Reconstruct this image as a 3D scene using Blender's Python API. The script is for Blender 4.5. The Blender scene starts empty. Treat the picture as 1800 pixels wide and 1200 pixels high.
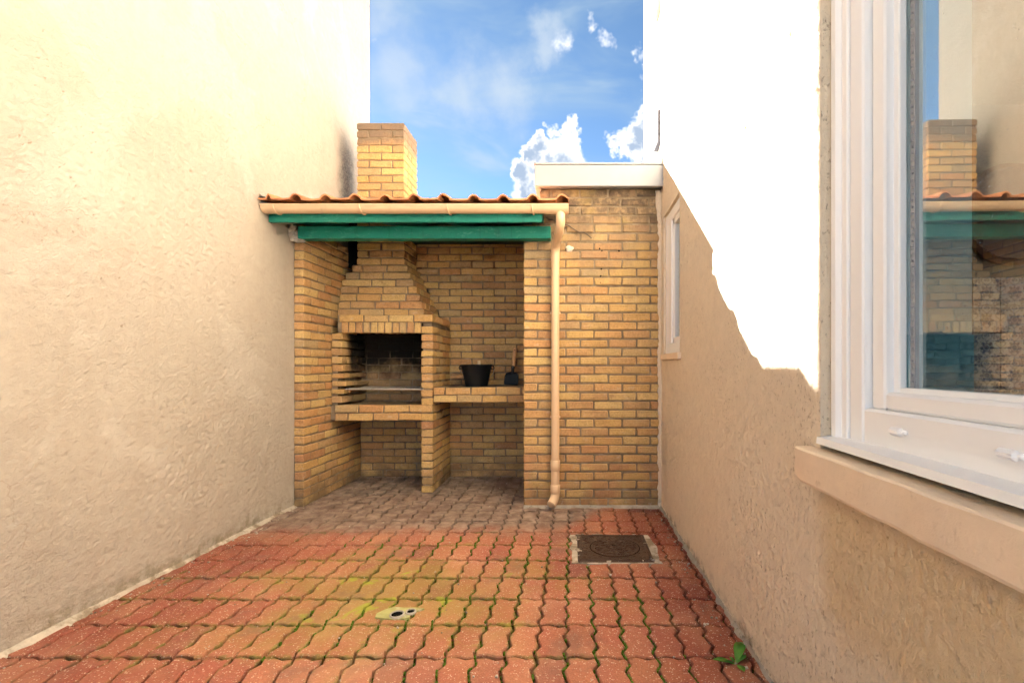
import bpy, math, random
from mathutils import Vector, Matrix, Euler, noise

random.seed(7)
SC = bpy.context.scene
COL = SC.collection
R = math.radians

# ------------------------------------------------------------------ camera
EYE = 1.09
cam_d = bpy.data.cameras.new('camera')
cam_d.sensor_width = 36.0
cam_d.lens = 17.0
cam_d.shift_x = -105 / 1800
cam_d.shift_y = 42 / 1800
cam_d.clip_start = 0.02
cam_d.clip_end = 2000
cam = bpy.data.objects.new('camera', cam_d)
cam.location = (0, 0, EYE)
cam.rotation_euler = (R(90), 0, 0)
COL.objects.link(cam)
SC.camera = cam

# ------------------------------------------------------------------ light
SUN_DIR = Vector((-641, 850, 634)).normalized()
SKY_STRENGTH = 0.05
EXPOSURE = 4.02
SUN_STRENGTH = 5.0

SC.view_settings.view_transform = 'Standard'
SC.view_settings.look = 'None'
SC.view_settings.exposure = EXPOSURE
SC.view_settings.gamma = 1.0
SC.view_settings.use_curve_mapping = False
SC.render.engine = 'CYCLES'
SC.cycles.max_bounces = 12
SC.cycles.diffuse_bounces = 5
SC.cycles.glossy_bounces = 4
SC.cycles.transparent_max_bounces = 12
SC.cycles.use_denoising = True
SC.cycles.use_adaptive_sampling = True
SC.cycles.adaptive_threshold = 0.03
SC.cycles.adaptive_min_samples = 12
SC.cycles.caustics_reflective = False
SC.cycles.caustics_refractive = False
SC.cycles.sample_clamp_indirect = 6.0


class NT:
    """small helper round a node tree"""
    def __init__(s, tree):
        s.t = tree
        s.n = tree.nodes
        s.l = tree.links

    def node(s, typ, **kw):
        n = s.n.new(typ)
        for k, v in kw.items():
            setattr(n, k, v)
        return n

    def put(s, sock, v):
        if v is None:
            return
        if isinstance(v, bpy.types.NodeSocket):
            s.l.new(v, sock)
        elif isinstance(v, (tuple, list)) and sock.type == 'RGBA' and len(v) == 3:
            sock.default_value = (*v, 1)
        else:
            sock.default_value = v

    def math(s, op, a, b=None, c=None, clamp=False):
        n = s.node('ShaderNodeMath', operation=op, use_clamp=clamp)
        for i, v in enumerate((a, b, c)):
            s.put(n.inputs[i], v)
        return n.outputs[0]

    def vmath(s, op, a, b=None, scale=None):
        n = s.node('ShaderNodeVectorMath', operation=op)
        s.put(n.inputs[0], a)
        s.put(n.inputs[1], b)
        if scale is not None:
            s.put(n.inputs['Scale'], scale)
        return n.outputs['Value'] if op in ('LENGTH', 'DISTANCE', 'DOT_PRODUCT') else n.outputs[0]

    def mix(s, f, a, b, blend='MIX', clamp=False):
        n = s.node('ShaderNodeMix', data_type='RGBA', blend_type=blend)
        n.clamp_factor = True
        n.clamp_result = clamp
        s.put(n.inputs[0], f)
        s.put(n.inputs[6], a)
        s.put(n.inputs[7], b)
        return n.outputs[2]

    def noise(s, vec, scale, detail=3.0, rough=0.55, dist=0.0, color=False):
        n = s.node('ShaderNodeTexNoise')
        s.put(n.inputs['Vector'], vec)
        n.inputs['Scale'].default_value = scale
        n.inputs['Detail'].default_value = detail
        n.inputs['Roughness'].default_value = rough
        n.inputs['Distortion'].default_value = dist
        return n.outputs['Color' if color else 'Fac']

    def voro(s, vec, scale, feature='F1', out='Distance', rand=1.0):
        n = s.node('ShaderNodeTexVoronoi', feature=feature)
        s.put(n.inputs['Vector'], vec)
        n.inputs['Scale'].default_value = scale
        n.inputs['Randomness'].default_value = rand
        return n.outputs[out]

    def step(s, v, lo, hi, a=0.0, b=1.0, smooth=True):
        n = s.node('ShaderNodeMapRange', interpolation_type='SMOOTHSTEP' if smooth else 'LINEAR')
        s.put(n.inputs['Value'], v)
        for k, x in (('From Min', lo), ('From Max', hi), ('To Min', a), ('To Max', b)):
            n.inputs[k].default_value = x
        return n.outputs[0]

    def ramp(s, f, stops, interp='LINEAR'):
        n = s.node('ShaderNodeValToRGB')
        n.color_ramp.interpolation = interp
        e = n.color_ramp.elements
        while len(e) < len(stops):
            e.new(0.5)
        for q, (p, c) in zip(e, stops):
            q.position = p
            q.color = (*c, 1)
        s.put(n.inputs[0], f)
        return n.outputs[0]

    def sep(s, v):
        n = s.node('ShaderNodeSeparateXYZ')
        s.put(n.inputs[0], v)
        return n.outputs[0], n.outputs[1], n.outputs[2]

    def comb(s, x, y, z):
        n = s.node('ShaderNodeCombineXYZ')
        for i, v in enumerate((x, y, z)):
            s.put(n.inputs[i], v)
        return n.outputs[0]

    def bump(s, h, strength=0.5, dist=0.01, normal=None):
        n = s.node('ShaderNodeBump')
        n.inputs['Strength'].default_value = strength
        n.inputs['Distance'].default_value = dist
        s.put(n.inputs['Height'], h)
        if normal is not None:
            s.put(n.inputs['Normal'], normal)
        return n.outputs[0]


def pxdir(px, py):
    return Vector(((px - 1005) / 850, 1.0, (642 - py) / 850)).normalized()


# sky: Nishita daylight with cloud colour mixed in by direction
world = bpy.data.worlds.new('World')
SC.world = world
world.use_nodes = True
world.cycles.sampling_method = 'MANUAL'
world.cycles.sample_map_resolution = 256
w = NT(world.node_tree)
w.n.clear()
sky = w.node('ShaderNodeTexSky', sky_type='NISHITA')
sky.sun_disc = False
sky.sun_elevation = math.asin(SUN_DIR.z)
sky.sun_rotation = math.atan2(SUN_DIR.x, SUN_DIR.y)
sky.altitude = 2600
sky.air_density = 0.215
sky.dust_density = 0.1
sky.ozone_density = 1.6
dirv = w.node('ShaderNodeTexCoord').outputs['Generated']
dx, dy, dz = w.sep(dirv)
n_col = w.noise(dirv, 15.0, 4.0, 0.62, color=True)
n_fine = w.sep(n_col)[0]
n_mid = w.noise(dirv, 6.0, 3.0, 0.6)
n_wisp = w.noise(w.vmath('MULTIPLY', dirv, (2.4, 2.4, 7.0)), 1.7, 4.0, 0.55, 0.7)
warp = w.vmath('ADD', dirv, w.vmath('SCALE', w.vmath('SUBTRACT', n_col, (0.5, 0.5, 0.5)), scale=0.115))
CLOUD_V = 1.2       # cloud radiance before the background strength


def blobs(vec, lst, soft):
    acc = None
    for (c, r, *k) in lst:
        d = w.vmath('DISTANCE', vec, tuple(c))
        k = k[0] if k else 1.0
        v = w.math('MULTIPLY_ADD', d, -k / r, k)
        acc = v if acc is None else w.math('SMOOTH_MAX', acc, v, soft)
    return acc


# wispy veil everywhere
veil = w.step(n_wisp, 0.40, 0.78, 0.0, 0.45)
sky_b = w.mix(1.0, sky.outputs[0], (0.96, 1.06, 0.90), 'MULTIPLY')
sky_c = w.mix(veil, sky_b, (CLOUD_V * 0.58, CLOUD_V * 0.76, CLOUD_V * 0.88))
# soft streaks, the ones in view placed, others by noise
soft_list = [(pxdir(700, 118), 0.095), (pxdir(820, 148), 0.085), (pxdir(900, 160), 0.085), (pxdir(660, 20), 0.08), (pxdir(960, 80), 0.05)]
sf = w.math('ADD', w.math('MAXIMUM', blobs(warp, soft_list, 0.25), w.math('MULTIPLY_ADD', n_wisp, 3.0, -1.75)), w.math('MULTIPLY_ADD', n_mid, 1.6, -0.95))
soft_m = w.step(sf, -0.1, 1.0, 0.0, 0.60)
sky_c = w.mix(soft_m, sky_c, (CLOUD_V * 0.80, CLOUD_V * 0.90, CLOUD_V * 1.0))
# cumulus
cum = [(922, 305, 30), (945, 262, 30), (1000, 238, 32), (945, 350, 50), (985, 302, 56),
       (1112, 258, 36), (1140, 240, 46), (1150, 300, 46), (988, 86, 22), (1041, 38, 20), (1071, 66, 18)]
cum_list = [(pxdir(a, b), c / 850 * 1.05 * (pxdir(a, b).y ** 1.4), 1.0 if b > 150 else 0.22) for a, b, c in cum]
GEN_OFF = (2.2, 8.1, 6.6)
n_gen = w.noise(w.vmath('ADD', warp, GEN_OFF), 2.6, 3.0, 0.55)  # bright clouds added outside the view as fill; offset keeps the view clear
cf = w.math('MAXIMUM', blobs(warp, cum_list, 0.10), w.math('MULTIPLY_ADD', n_gen, 8.0, -4.48))
cum_m = w.step(cf, 0.0, 0.30)
deep = w.math('ADD', cf, w.math('MULTIPLY_ADD', n_fine, 1.4, -0.75))
grey = w.step(deep, 0.22, 0.70, 0.0, 0.9)
# clouds facing the sun are brighter than those seen against it; this raises the fill
front = w.step(w.vmath('DOT_PRODUCT', dirv, tuple(SUN_DIR)), 0.8, -0.4)
lit_c = w.mix(front, (1.7, 1.7, 1.68), (4.4, 4.3, 4.1))
dark_c = w.mix(front, (CLOUD_V * 0.42, CLOUD_V * 0.56, CLOUD_V * 0.78), (2.4, 2.4, 2.45))
sky_c = w.mix(cum_m, sky_c, w.mix(grey, lit_c, dark_c))
bg = w.node('ShaderNodeBackground')
w.put(bg.inputs[0], sky_c)
bg.inputs[1].default_value = SKY_STRENGTH
wo = w.node('ShaderNodeOutputWorld')
w.l.new(bg.outputs[0], wo.inputs[0])

sun_d = bpy.data.lights.new('sun', 'SUN')
sun_d.energy = SUN_STRENGTH
sun_d.angle = R(0.5)
sun_d.color = (1.0, 0.975, 0.93)
sun = bpy.data.objects.new('sun', sun_d)
sun.rotation_euler = SUN_DIR.to_track_quat('Z', 'Y').to_euler()
sun.location = SUN_DIR * 30
COL.objects.link(sun)

# ------------------------------------------------------------------ materials


def new_mat(name):
    m = bpy.data.materials.new(name)
    m.use_nodes = True
    t = NT(m.node_tree)
    t.n.clear()
    out = t.node('ShaderNodeOutputMaterial')
    p = t.node('ShaderNodeBsdfPrincipled')
    t.l.new(p.outputs[0], out.inputs[0])
    t.p = p
    t.out = out
    t.pos = t.node('ShaderNodeNewGeometry').outputs['Position']
    return m, t


def finish(t, col, rough=0.8, normal=None, spec=0.3, metal=0.0):
    t.put(t.p.inputs['Base Color'], col)
    t.put(t.p.inputs['Roughness'], rough)
    t.put(t.p.inputs['Specular IOR Level'], spec)
    t.put(t.p.inputs['Metallic'], metal)
    if normal is not None:
        t.put(t.p.inputs['Normal'], normal)


def orand(t):
    return t.node('ShaderNodeObjectInfo').outputs['Random']


def hsv(t, c, h=0.5, s=1.0, v=1.0):
    n = t.node('ShaderNodeHueSaturation')
    t.put(n.inputs['Hue'], h)
    t.put(n.inputs['Saturation'], s)
    t.put(n.inputs['Value'], v)
    t.put(n.inputs['Color'], c)
    return n.outputs[0]


def brick_mat(name, soot=False, weather=False):
    m, t = new_mat(name)
    rnd = orand(t)
    base = t.ramp(rnd, [(0.0, (0.70, 0.46, 0.155)), (0.16, (0.62, 0.36, 0.125)), (0.30, (0.72, 0.51, 0.20)), (0.44, (0.52, 0.315, 0.135)),
                        (0.56, (0.66, 0.38, 0.145)), (0.68, (0.60, 0.29, 0.115)), (0.78, (0.48, 0.36, 0.185)), (0.88, (0.68, 0.44, 0.17)), (1.0, (0.46, 0.215, 0.10))])
    big = t.noise(t.pos, 9.0, 4.0, 0.6)
    fine = t.noise(t.pos, 90.0, 4.0, 0.65)
    base = t.mix(t.step(big, 0.35, 0.7, 0.0, 0.30), base, (0.55, 0.32, 0.13))
    val = t.math('ADD', t.math('MULTIPLY', big, 0.5), t.math('MULTIPLY', fine, 0.9))
    base = t.mix(0.2, base, (0.46, 0.315, 0.165))
    base = hsv(t, base, s=1.0, v=t.step(val, 0.40, 1.0, 0.60, 1.18, smooth=False))
    # mortar wiped over the faces, brown firing shadows
    smear = t.step(t.noise(t.vmath('MULTIPLY', t.pos, (1.0, 1.0, 2.4)), 13.0, 5.0, 0.7), 0.57, 0.70)
    base = t.mix(t.math('MULTIPLY', smear, 0.45), base, (0.54, 0.43, 0.30))
    fire = t.step(t.noise(t.vmath('ADD', t.pos, (5.0, 1.0, 2.0)), 17.0, 5.0, 0.68), 0.56, 0.70)
    base = t.mix(t.math('MULTIPLY', fire, 0.55), base, (0.33, 0.185, 0.085))
    # dark kiln specks
    sp = t.noise(t.pos, 160.0, 2.0, 0.5)
    base = t.mix(t.step(sp, 0.66, 0.74, 0.0, 0.6), base, (0.13, 0.075, 0.04))
    x, y, z = t.sep(t.pos)
    # splash dirt near the ground
    low = t.math('MULTIPLY', t.step(z, 0.0, 0.34, 1.0, 0.0), t.step(t.noise(t.pos, 6.0, 4.0), 0.3, 0.6))
    base = t.mix(t.math('MULTIPLY', low, 0.75), base, (0.135, 0.095, 0.065))
    eff = t.math('MULTIPLY', t.step(z, 0.0, 0.30, 1.0, 0.0), t.step(t.noise(t.pos, 17.0, 5.0, 0.7), 0.58, 0.72))
    base = t.mix(t.math('MULTIPLY', eff, 0.5), base, (0.5, 0.45, 0.38))
    if weather:
        # rain-streaked grime under the coping and lichen smears
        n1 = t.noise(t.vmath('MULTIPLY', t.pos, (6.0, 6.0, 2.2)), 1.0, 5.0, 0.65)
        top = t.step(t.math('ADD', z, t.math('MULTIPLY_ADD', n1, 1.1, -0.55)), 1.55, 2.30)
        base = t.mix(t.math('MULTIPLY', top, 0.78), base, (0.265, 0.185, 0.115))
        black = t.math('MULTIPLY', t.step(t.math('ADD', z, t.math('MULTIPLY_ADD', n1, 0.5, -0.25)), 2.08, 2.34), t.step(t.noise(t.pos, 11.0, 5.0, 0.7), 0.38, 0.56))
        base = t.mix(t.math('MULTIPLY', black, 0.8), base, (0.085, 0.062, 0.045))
        pale = t.step(t.noise(t.pos, 7.0, 6.0, 0.7), 0.60, 0.72)
        base = t.mix(t.math('MULTIPLY', pale, 0.35), base, (0.58, 0.45, 0.30))
        redl = t.math('MULTIPLY', t.step(z, 0.25, 0.75, 1.0, 0.0), t.step(t.noise(t.pos, 5.0), 0.35, 0.6))
        base = t.mix(t.math('MULTIPLY', redl, 0.45), base, (0.44, 0.20, 0.095))
        yel = t.step(t.noise(t.pos, 3.0, 4.0), 0.5, 0.68)
        base = t.mix(t.math('MULTIPLY', yel, 0.35), base, (0.66, 0.46, 0.15))
    if soot:
        # soot inside the fire opening, on the flue top
        nz = t.noise(t.pos, 7.0, 4.0, 0.6)
        inside = t.math('MULTIPLY', t.step(t.math('ADD', y, t.math('MULTIPLY_ADD', nz, 0.24, -0.12)), 4.20, 4.38),
                        t.step(x, -1.24, -1.29))
        zz = t.math('ADD', z, t.math('MULTIPLY_ADD', nz, 0.4, -0.2))
        up = t.math('MULTIPLY', t.step(zz, 0.93, 1.16), t.step(z, 1.50, 1.40))
        dust = t.math('MULTIPLY', inside, t.math('MULTIPLY', t.step(z, 0.70, 0.76), t.step(z, 1.50, 1.40)))
        base = t.mix(t.math('MULTIPLY', dust, 0.6), base, (0.13, 0.10, 0.07))
        base = t.mix(t.math('MULTIPLY', t.math('MULTIPLY', inside, up), 0.97), base, (0.006, 0.005, 0.004))
        topz = t.math('ADD', z, t.math('MULTIPLY_ADD', t.noise(t.pos, 9.0, 5.0, 0.7), 0.30, -0.15))
        base = t.mix(t.step(topz, 3.02, 3.20, 0.0, 0.85), base, (0.17, 0.13, 0.10))
    h = t.math('ADD', t.math('MULTIPLY', t.noise(t.pos, 45.0, 5.0, 0.7), 1.0), t.math('MULTIPLY', t.noise(t.pos, 14.0, 3.0), 0.8))
    finish(t, base, 0.88, t.bump(h, 0.65, 0.008), 0.2)
    return m


def mortar_mat(name, soot=False):
    m, t = new_mat(name)
    c = t.ramp(t.noise(t.pos, 12.0, 5.0, 0.65), [(0.25, (0.15, 0.108, 0.066)), (0.55, (0.26, 0.195, 0.125)), (0.8, (0.42, 0.335, 0.23))])
    if soot:
        x, y, z = t.sep(t.pos)
        nz = t.noise(t.pos, 7.0, 4.0, 0.6)
        inside = t.math('MULTIPLY', t.step(t.math('ADD', y, t.math('MULTIPLY_ADD', nz, 0.24, -0.12)), 4.20, 4.38), t.step(x, -1.24, -1.29))
        up = t.math('MULTIPLY', t.step(t.math('ADD', z, t.math('MULTIPLY_ADD', nz, 0.4, -0.2)), 0.95, 1.25), t.step(z, 1.50, 1.44))
        c = t.mix(t.math('MULTIPLY', t.math('MULTIPLY', inside, up), 0.95), c, (0.008, 0.006, 0.005))
    finish(t, c, 0.95, t.bump(t.noise(t.pos, 120.0, 4.0, 0.7), 0.6, 0.004), 0.1)
    return m


def render_mat(name, kind):
    """painted sand-and-cement wall render"""
    m, t = new_mat(name)
    x, y, z = t.sep(t.pos)
    if kind == 'left':
        base = t.mix(t.noise(t.pos, 1.3, 4.0, 0.6), (0.395, 0.340, 0.278), (0.445, 0.395, 0.33))
        v = t.vmath('MULTIPLY', t.pos, (1.0, 1.0, 1.35))
        # trowel drag runs diagonally
        diag = t.comb(x, t.math('ADD', y, t.math('MULTIPLY', z, 0.75)), t.math('MULTIPLY_ADD', y, -0.9, z))
        drag = t.noise(t.vmath('MULTIPLY', diag, (1.0, 26.0, 70.0)), 1.0, 4.0, 0.6, 0.5)
        lump = t.noise(v, 28.0, 5.0, 0.62, 0.4)
        grit = t.noise(v, 110.0, 4.0, 0.65)
        big = t.noise(v, 4.0, 3.0, 0.5)
        calm = t.step(t.noise(t.pos, 0.9, 3.0), 0.35, 0.6, 0.45, 1.0)
        h = t.math('ADD', t.math('MULTIPLY', lump, 0.9), t.math('ADD', t.math('MULTIPLY', grit, 0.42), t.math('MULTIPLY', drag, 0.55)))
        h = t.math('ADD', t.math('MULTIPLY', h, calm), t.math('MULTIPLY', big, 1.6))
        pits = t.math('MULTIPLY', t.step(t.noise(t.vmath('MULTIPLY', diag, (1.0, 30.0, 46.0)), 1.0, 3.0, 0.6), 0.66, 0.74),
                      t.step(t.noise(t.pos, 1.6, 3.0), 0.45, 0.65))
        base = t.mix(t.math('MULTIPLY', pits, 0.45), base, (0.28, 0.17, 0.095))
        h = t.math('SUBTRACT', h, t.math('MULTIPLY', pits, 0.5))
        # faint rain streaks, old repair patches and hairline cracks
        streak = t.noise(t.vmath('MULTIPLY', t.pos, (1.0, 9.0, 0.55)), 1.0, 5.0, 0.65)
        base = t.mix(t.step(streak, 0.50, 0.72, 0.0, 0.14), base, (0.34, 0.27, 0.19))
        rep_ = t.step(t.noise(t.vmath('ADD', t.pos, (0, 3.3, 1.1)), 1.15, 4.0, 0.6, 0.6), 0.55, 0.60)
        base = t.mix(t.math('MULTIPLY', rep_, 0.30), base, (0.51, 0.465, 0.405))
        cw_ = t.vmath('ADD', t.pos, t.vmath('SCALE', t.noise(t.pos, 4.0, 4.0, 0.65, color=True), scale=0.32))
        crack = t.math('MULTIPLY', t.step(t.voro(cw_, 1.15, 'DISTANCE_TO_EDGE'), 0.0045, 0.0015), t.step(t.noise(t.pos, 1.7, 2.0), 0.50, 0.58))
        base = t.mix(t.math('MULTIPLY', crack, 0.22), base, (0.20, 0.13, 0.08))
        # soot smear beside the chimney
        sy = t.math('ABSOLUTE', t.math('SUBTRACT', y, 4.60))
        sm = t.math('MULTIPLY', t.step(t.math('ADD', sy, t.math('MULTIPLY_ADD', t.noise(t.pos, 9.0, 4.0), 0.24, -0.12)), 0.02, 0.22, 1.0, 0.0),
                    t.math('MULTIPLY', t.step(z, 2.3, 2.75), t.step(z, 3.35, 2.95)))
        sp = t.step(t.noise(t.pos, 75.0, 3.0, 0.6), 0.30, 0.66, 0.45, 1.0)
        base = t.mix(t.math('MULTIPLY', t.math('MULTIPLY', sm, sp), 0.85), base, (0.075, 0.068, 0.07))
        foot = t.math('MULTIPLY', t.step(t.math('ADD', z, t.math('MULTIPLY_ADD', t.noise(t.pos, 5.0, 4.0), 0.16, -0.08)), 0.0, 0.13, 1.0, 0.0), t.step(t.noise(t.pos, 14.0, 5.0, 0.7), 0.40, 0.60))
        base = t.mix(t.math('MULTIPLY', foot, 0.6), base, (0.15, 0.125, 0.06))
        low = t.step(t.math('ADD', t.math('MULTIPLY', lump, 0.55), t.math('MULTIPLY', drag, 0.45)), 0.42, 0.28)  # hollows tinted darker, part crevice dirt, part painted relief shading
        base = t.mix(t.math('MULTIPLY', t.math('MULTIPLY', low, calm), 0.3), base, (0.30, 0.225, 0.15))
        nrm = t.bump(h, 0.85, 0.010)
    elif kind == 'right':
        base = t.mix(t.noise(t.pos, 1.5, 4.0, 0.6), (0.775, 0.64, 0.465), (0.83, 0.715, 0.55))
        v = t.vmath('MULTIPLY', t.pos, (1.0, 1.0, 0.8))
        lump = t.noise(v, 48.0, 4.0, 0.7, 0.15)
        grit = t.noise(v, 150.0, 4.0, 0.75, 0.0)
        h = t.math('ADD', t.math('MULTIPLY', lump, 0.8), t.math('MULTIPLY', grit, 0.7))
        pn = t.noise(t.vmath('MULTIPLY', t.pos, (95.0, 105.0, 62.0)), 1.0, 3.0, 0.62)
        pits = t.step(t.math('SUBTRACT', pn, t.step(t.noise(t.pos, 2.2, 4.0, 0.6), 0.35, 0.65, 0.085, 0.0)), 0.592, 0.635)
        h = t.math('SUBTRACT', h, t.math('MULTIPLY', pits, 0.8))
        base = t.mix(t.math('MULTIPLY', pits, 0.38), base, (0.26, 0.155, 0.085))
        low = t.step(t.math('ADD', t.math('MULTIPLY', lump, 0.6), t.math('MULTIPLY', grit, 0.4)), 0.44, 0.30)  # low spots darkened in the colour, as crevice dirt and as relief shading
        base = t.mix(t.math('MULTIPLY', low, 0.35), base, (0.46, 0.33, 0.20))
        # ochre older coat below the window sill
        och = t.math('MULTIPLY', t.step(t.math('ADD', y, t.math('MULTIPLY_ADD', t.noise(t.pos, 8.0, 4.0), 0.14, -0.07)), 1.40, 1.26), t.step(z, 0.80, 0.76))
        och = t.math('MULTIPLY', och, t.step(t.math('ADD', z, t.math('MULTIPLY_ADD', t.noise(t.pos, 5.0, 4.0), 0.4, -0.2)), 0.30, 0.52))
        base = t.mix(t.math('MULTIPLY', och, 0.6), base, (0.66, 0.47, 0.24))
        foot = t.math('MULTIPLY', t.step(z, 0.0, 0.09, 1.0, 0.0), t.step(t.noise(t.pos, 11.0, 4.0, 0.65), 0.45, 0.62))
        base = t.mix(t.math('MULTIPLY', foot, 0.7), base, (0.16, 0.12, 0.08))
        nrm = t.bump(h, 1.0, 0.008)
    else:
        base = t.mix(t.noise(t.pos, 2.0, 4.0), (0.42, 0.375, 0.31), (0.48, 0.43, 0.365))
        nrm = t.bump(t.noise(t.vmath('MULTIPLY', t.pos, (1, 1, 0.35)), 60.0, 4.0, 0.7), 0.5, 0.006)
    var = t.noise(t.pos, 20.0, 5.0, 0.65)
    base = hsv(t, base, v=t.step(var, 0.2, 0.8, 0.92, 1.06, smooth=False))
    finish(t, base, 0.93, nrm, 0.15)
    return m


PL, PW, A_, E_ = 0.2262, 0.1130, 0.0105, 0.0085


def paver_mat():
    m, t = new_mat('paver_concrete')
    rnd = orand(t)
    x, y, z = t.sep(t.pos)
    base = t.ramp(rnd, [(0.0, (0.40, 0.135, 0.080)), (0.2, (0.55, 0.215, 0.125)), (0.36, (0.46, 0.165, 0.10)), (0.55, (0.63, 0.275, 0.15)), (0.7, (0.50, 0.175, 0.105)), (0.85, (0.58, 0.24, 0.145)), (1.0, (0.34, 0.13, 0.09))])
    big = t.noise(t.pos, 3.2, 4.0, 0.6)
    base = t.mix(t.step(big, 0.40, 0.66, 0.0, 0.45), base, (0.58, 0.29, 0.145))
    # worn left and right margins keep the purple-red colour
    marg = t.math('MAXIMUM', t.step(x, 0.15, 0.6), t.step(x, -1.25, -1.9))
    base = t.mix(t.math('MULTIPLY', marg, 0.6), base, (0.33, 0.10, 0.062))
    fine = t.noise(t.pos, 130.0, 4.0, 0.7)
    base = hsv(t, base, h=0.493, s=1.02, v=t.step(fine, 0.25, 0.8, 0.55, 1.02, smooth=False))
    # pale aggregate specks
    cell = t.voro(t.pos, 125.0)
    pick = t.noise(t.pos, 55.0, 2.0)
    specks = t.math('MULTIPLY', t.step(cell, 0.40, 0.24), t.step(pick, 0.50, 0.58))
    base = t.mix(t.math('MULTIPLY', specks, 0.75), base, (0.76, 0.56, 0.40))
    dcell = t.voro(t.vmath('ADD', t.pos, (3.1, 1.7, 0.0)), 150.0)
    base = t.mix(t.math('MULTIPLY', t.step(dcell, 0.20, 0.12), 0.5), base, (0.08, 0.04, 0.025))
    # moss and algae film
    mpos = t.noise(t.pos, 2.6, 5.0, 0.62)
    d1 = t.vmath('DISTANCE', t.vmath('MULTIPLY', t.pos, (0.75, 1.0, 0.0)), (-0.66, 2.28, 0.0))
    patch = t.step(t.math('ADD', t.math('MULTIPLY_ADD', d1, -0.9, 0.68), t.math('MULTIPLY_ADD', mpos, 1.7, -0.85)), 0.0, 0.66)
    base = t.mix(t.math('MULTIPLY', patch, 0.60), base, (0.31, 0.25, 0.06))
    ox, oy, oz = t.sep(t.node('ShaderNodeTexCoord').outputs['Object'])
    rim = t.math('MAXIMUM', t.math('MULTIPLY', t.math('ABSOLUTE', ox), 2 / PW), t.math('MULTIPLY', t.math('ABSOLUTE', oy), 2 / PL))
    rn = t.math('ADD', rim, t.math('MULTIPLY_ADD', t.noise(t.pos, 34.0, 4.0, 0.65), 0.7, -0.35))
    wide = t.step(t.math('ADD', t.math('MULTIPLY_ADD', d1, -0.7, 0.85), t.math('MULTIPLY_ADD', mpos, 2.2, -1.1)), 0.1, 0.6)
    green = t.math('MULTIPLY', t.step(rn, 0.80, 1.02), wide)
    base = t.mix(t.math('MULTIPLY', green, 0.72), base, (0.15, 0.175, 0.025))
    pool = t.math('MULTIPLY', patch, t.step(t.math('ADD', t.noise(t.pos, 6.0, 5.0, 0.65, 0.6), t.math('MULTIPLY_ADD', rim, 0.10, -0.07)), 0.575, 0.66))
    base = t.mix(t.math('MULTIPLY', pool, 0.85), base, (0.34, 0.38, 0.04))
    # soil worked into the margins of every block
    soil = t.step(rn, 0.90, 1.12)
    base = t.mix(t.math('MULTIPLY', soil, 0.55), base, (0.10, 0.055, 0.032))
    # grey trodden ash and soil under and before the barbecue
    nb = t.noise(t.pos, 4.5, 5.0, 0.6)
    edge = t.math('ADD', y, t.math('MULTIPLY_ADD', nb, 0.36, -0.18))
    edge = t.math('SUBTRACT', edge, t.step(x, -0.15, 0.35, 0.0, 0.55))
    ash = t.step(edge, 3.02, 3.36)
    pale = t.step(t.noise(t.pos, 2.1, 4.0, 0.6), 0.45, 0.7)
    base = t.mix(t.math('MULTIPLY', pale, 0.3), base, (0.64, 0.38, 0.22))
    ashc = t.ramp(t.noise(t.pos, 9.0, 5.0, 0.65), [(0.3, (0.13, 0.104, 0.084)), (0.48, (0.25, 0.20, 0.155)), (0.68, (0.46, 0.37, 0.285))])
    base = t.mix(t.math('MULTIPLY', ash, 0.82), base, ashc)
    grime = t.step(t.noise(t.vmath('ADD', t.pos, (9.0, 2.0, 0.0)), 2.6, 5.0, 0.7), 0.52, 0.68)
    base = t.mix(t.math('MULTIPLY', grime, 0.5), base, (0.20, 0.115, 0.085))
    lime = t.step(t.noise(t.vmath('ADD', t.pos, (4.0, 7.0, 0.0)), 8.0, 6.0, 0.72), 0.68, 0.76)
    base = t.mix(t.math('MULTIPLY', lime, 0.45), base, (0.52, 0.42, 0.35))
    h = t.math('ADD', t.noise(t.pos, 170.0, 4.0, 0.75), t.math('MULTIPLY', t.noise(t.pos, 30.0, 3.0), 0.7))
    finish(t, base, t.step(big, 0.3, 0.7, 0.78, 0.92), t.bump(h, 0.7, 0.005), 0.25)
    return m


def bed_mat():
    m, t = new_mat('joint_soil')
    x, y, z = t.sep(t.pos)
    c = t.ramp(t.noise(t.pos, 25.0, 4.0), [(0.3, (0.012, 0.009, 0.006)), (0.7, (0.045, 0.030, 0.018))])
    d1 = t.vmath('DISTANCE', t.vmath('MULTIPLY', t.pos, (0.72, 1.0, 0.0)), (-0.18, 2.15, 0.0))
    g = t.math('ADD', t.math('MULTIPLY_ADD', d1, -0.8, 0.95), t.math('MULTIPLY_ADD', t.noise(t.pos, 5.0, 5.0, 0.65), 2.2, -1.15))
    moss = t.ramp(t.noise(t.pos, 60.0, 3.0), [(0.3, (0.045, 0.075, 0.010)), (0.7, (0.16, 0.22, 0.022))])
    c = t.mix(t.step(g, 0.1, 0.5), c, moss)
    ash = t.step(y, 3.15, 3.5)
    c = t.mix(t.math('MULTIPLY', ash, t.step(x, 0.0, -0.4)), c, (0.36, 0.28, 0.21))
    finish(t, c, 0.95, t.bump(t.noise(t.pos, 220.0, 3.0), 0.7, 0.004), 0.1)
    return m


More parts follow.
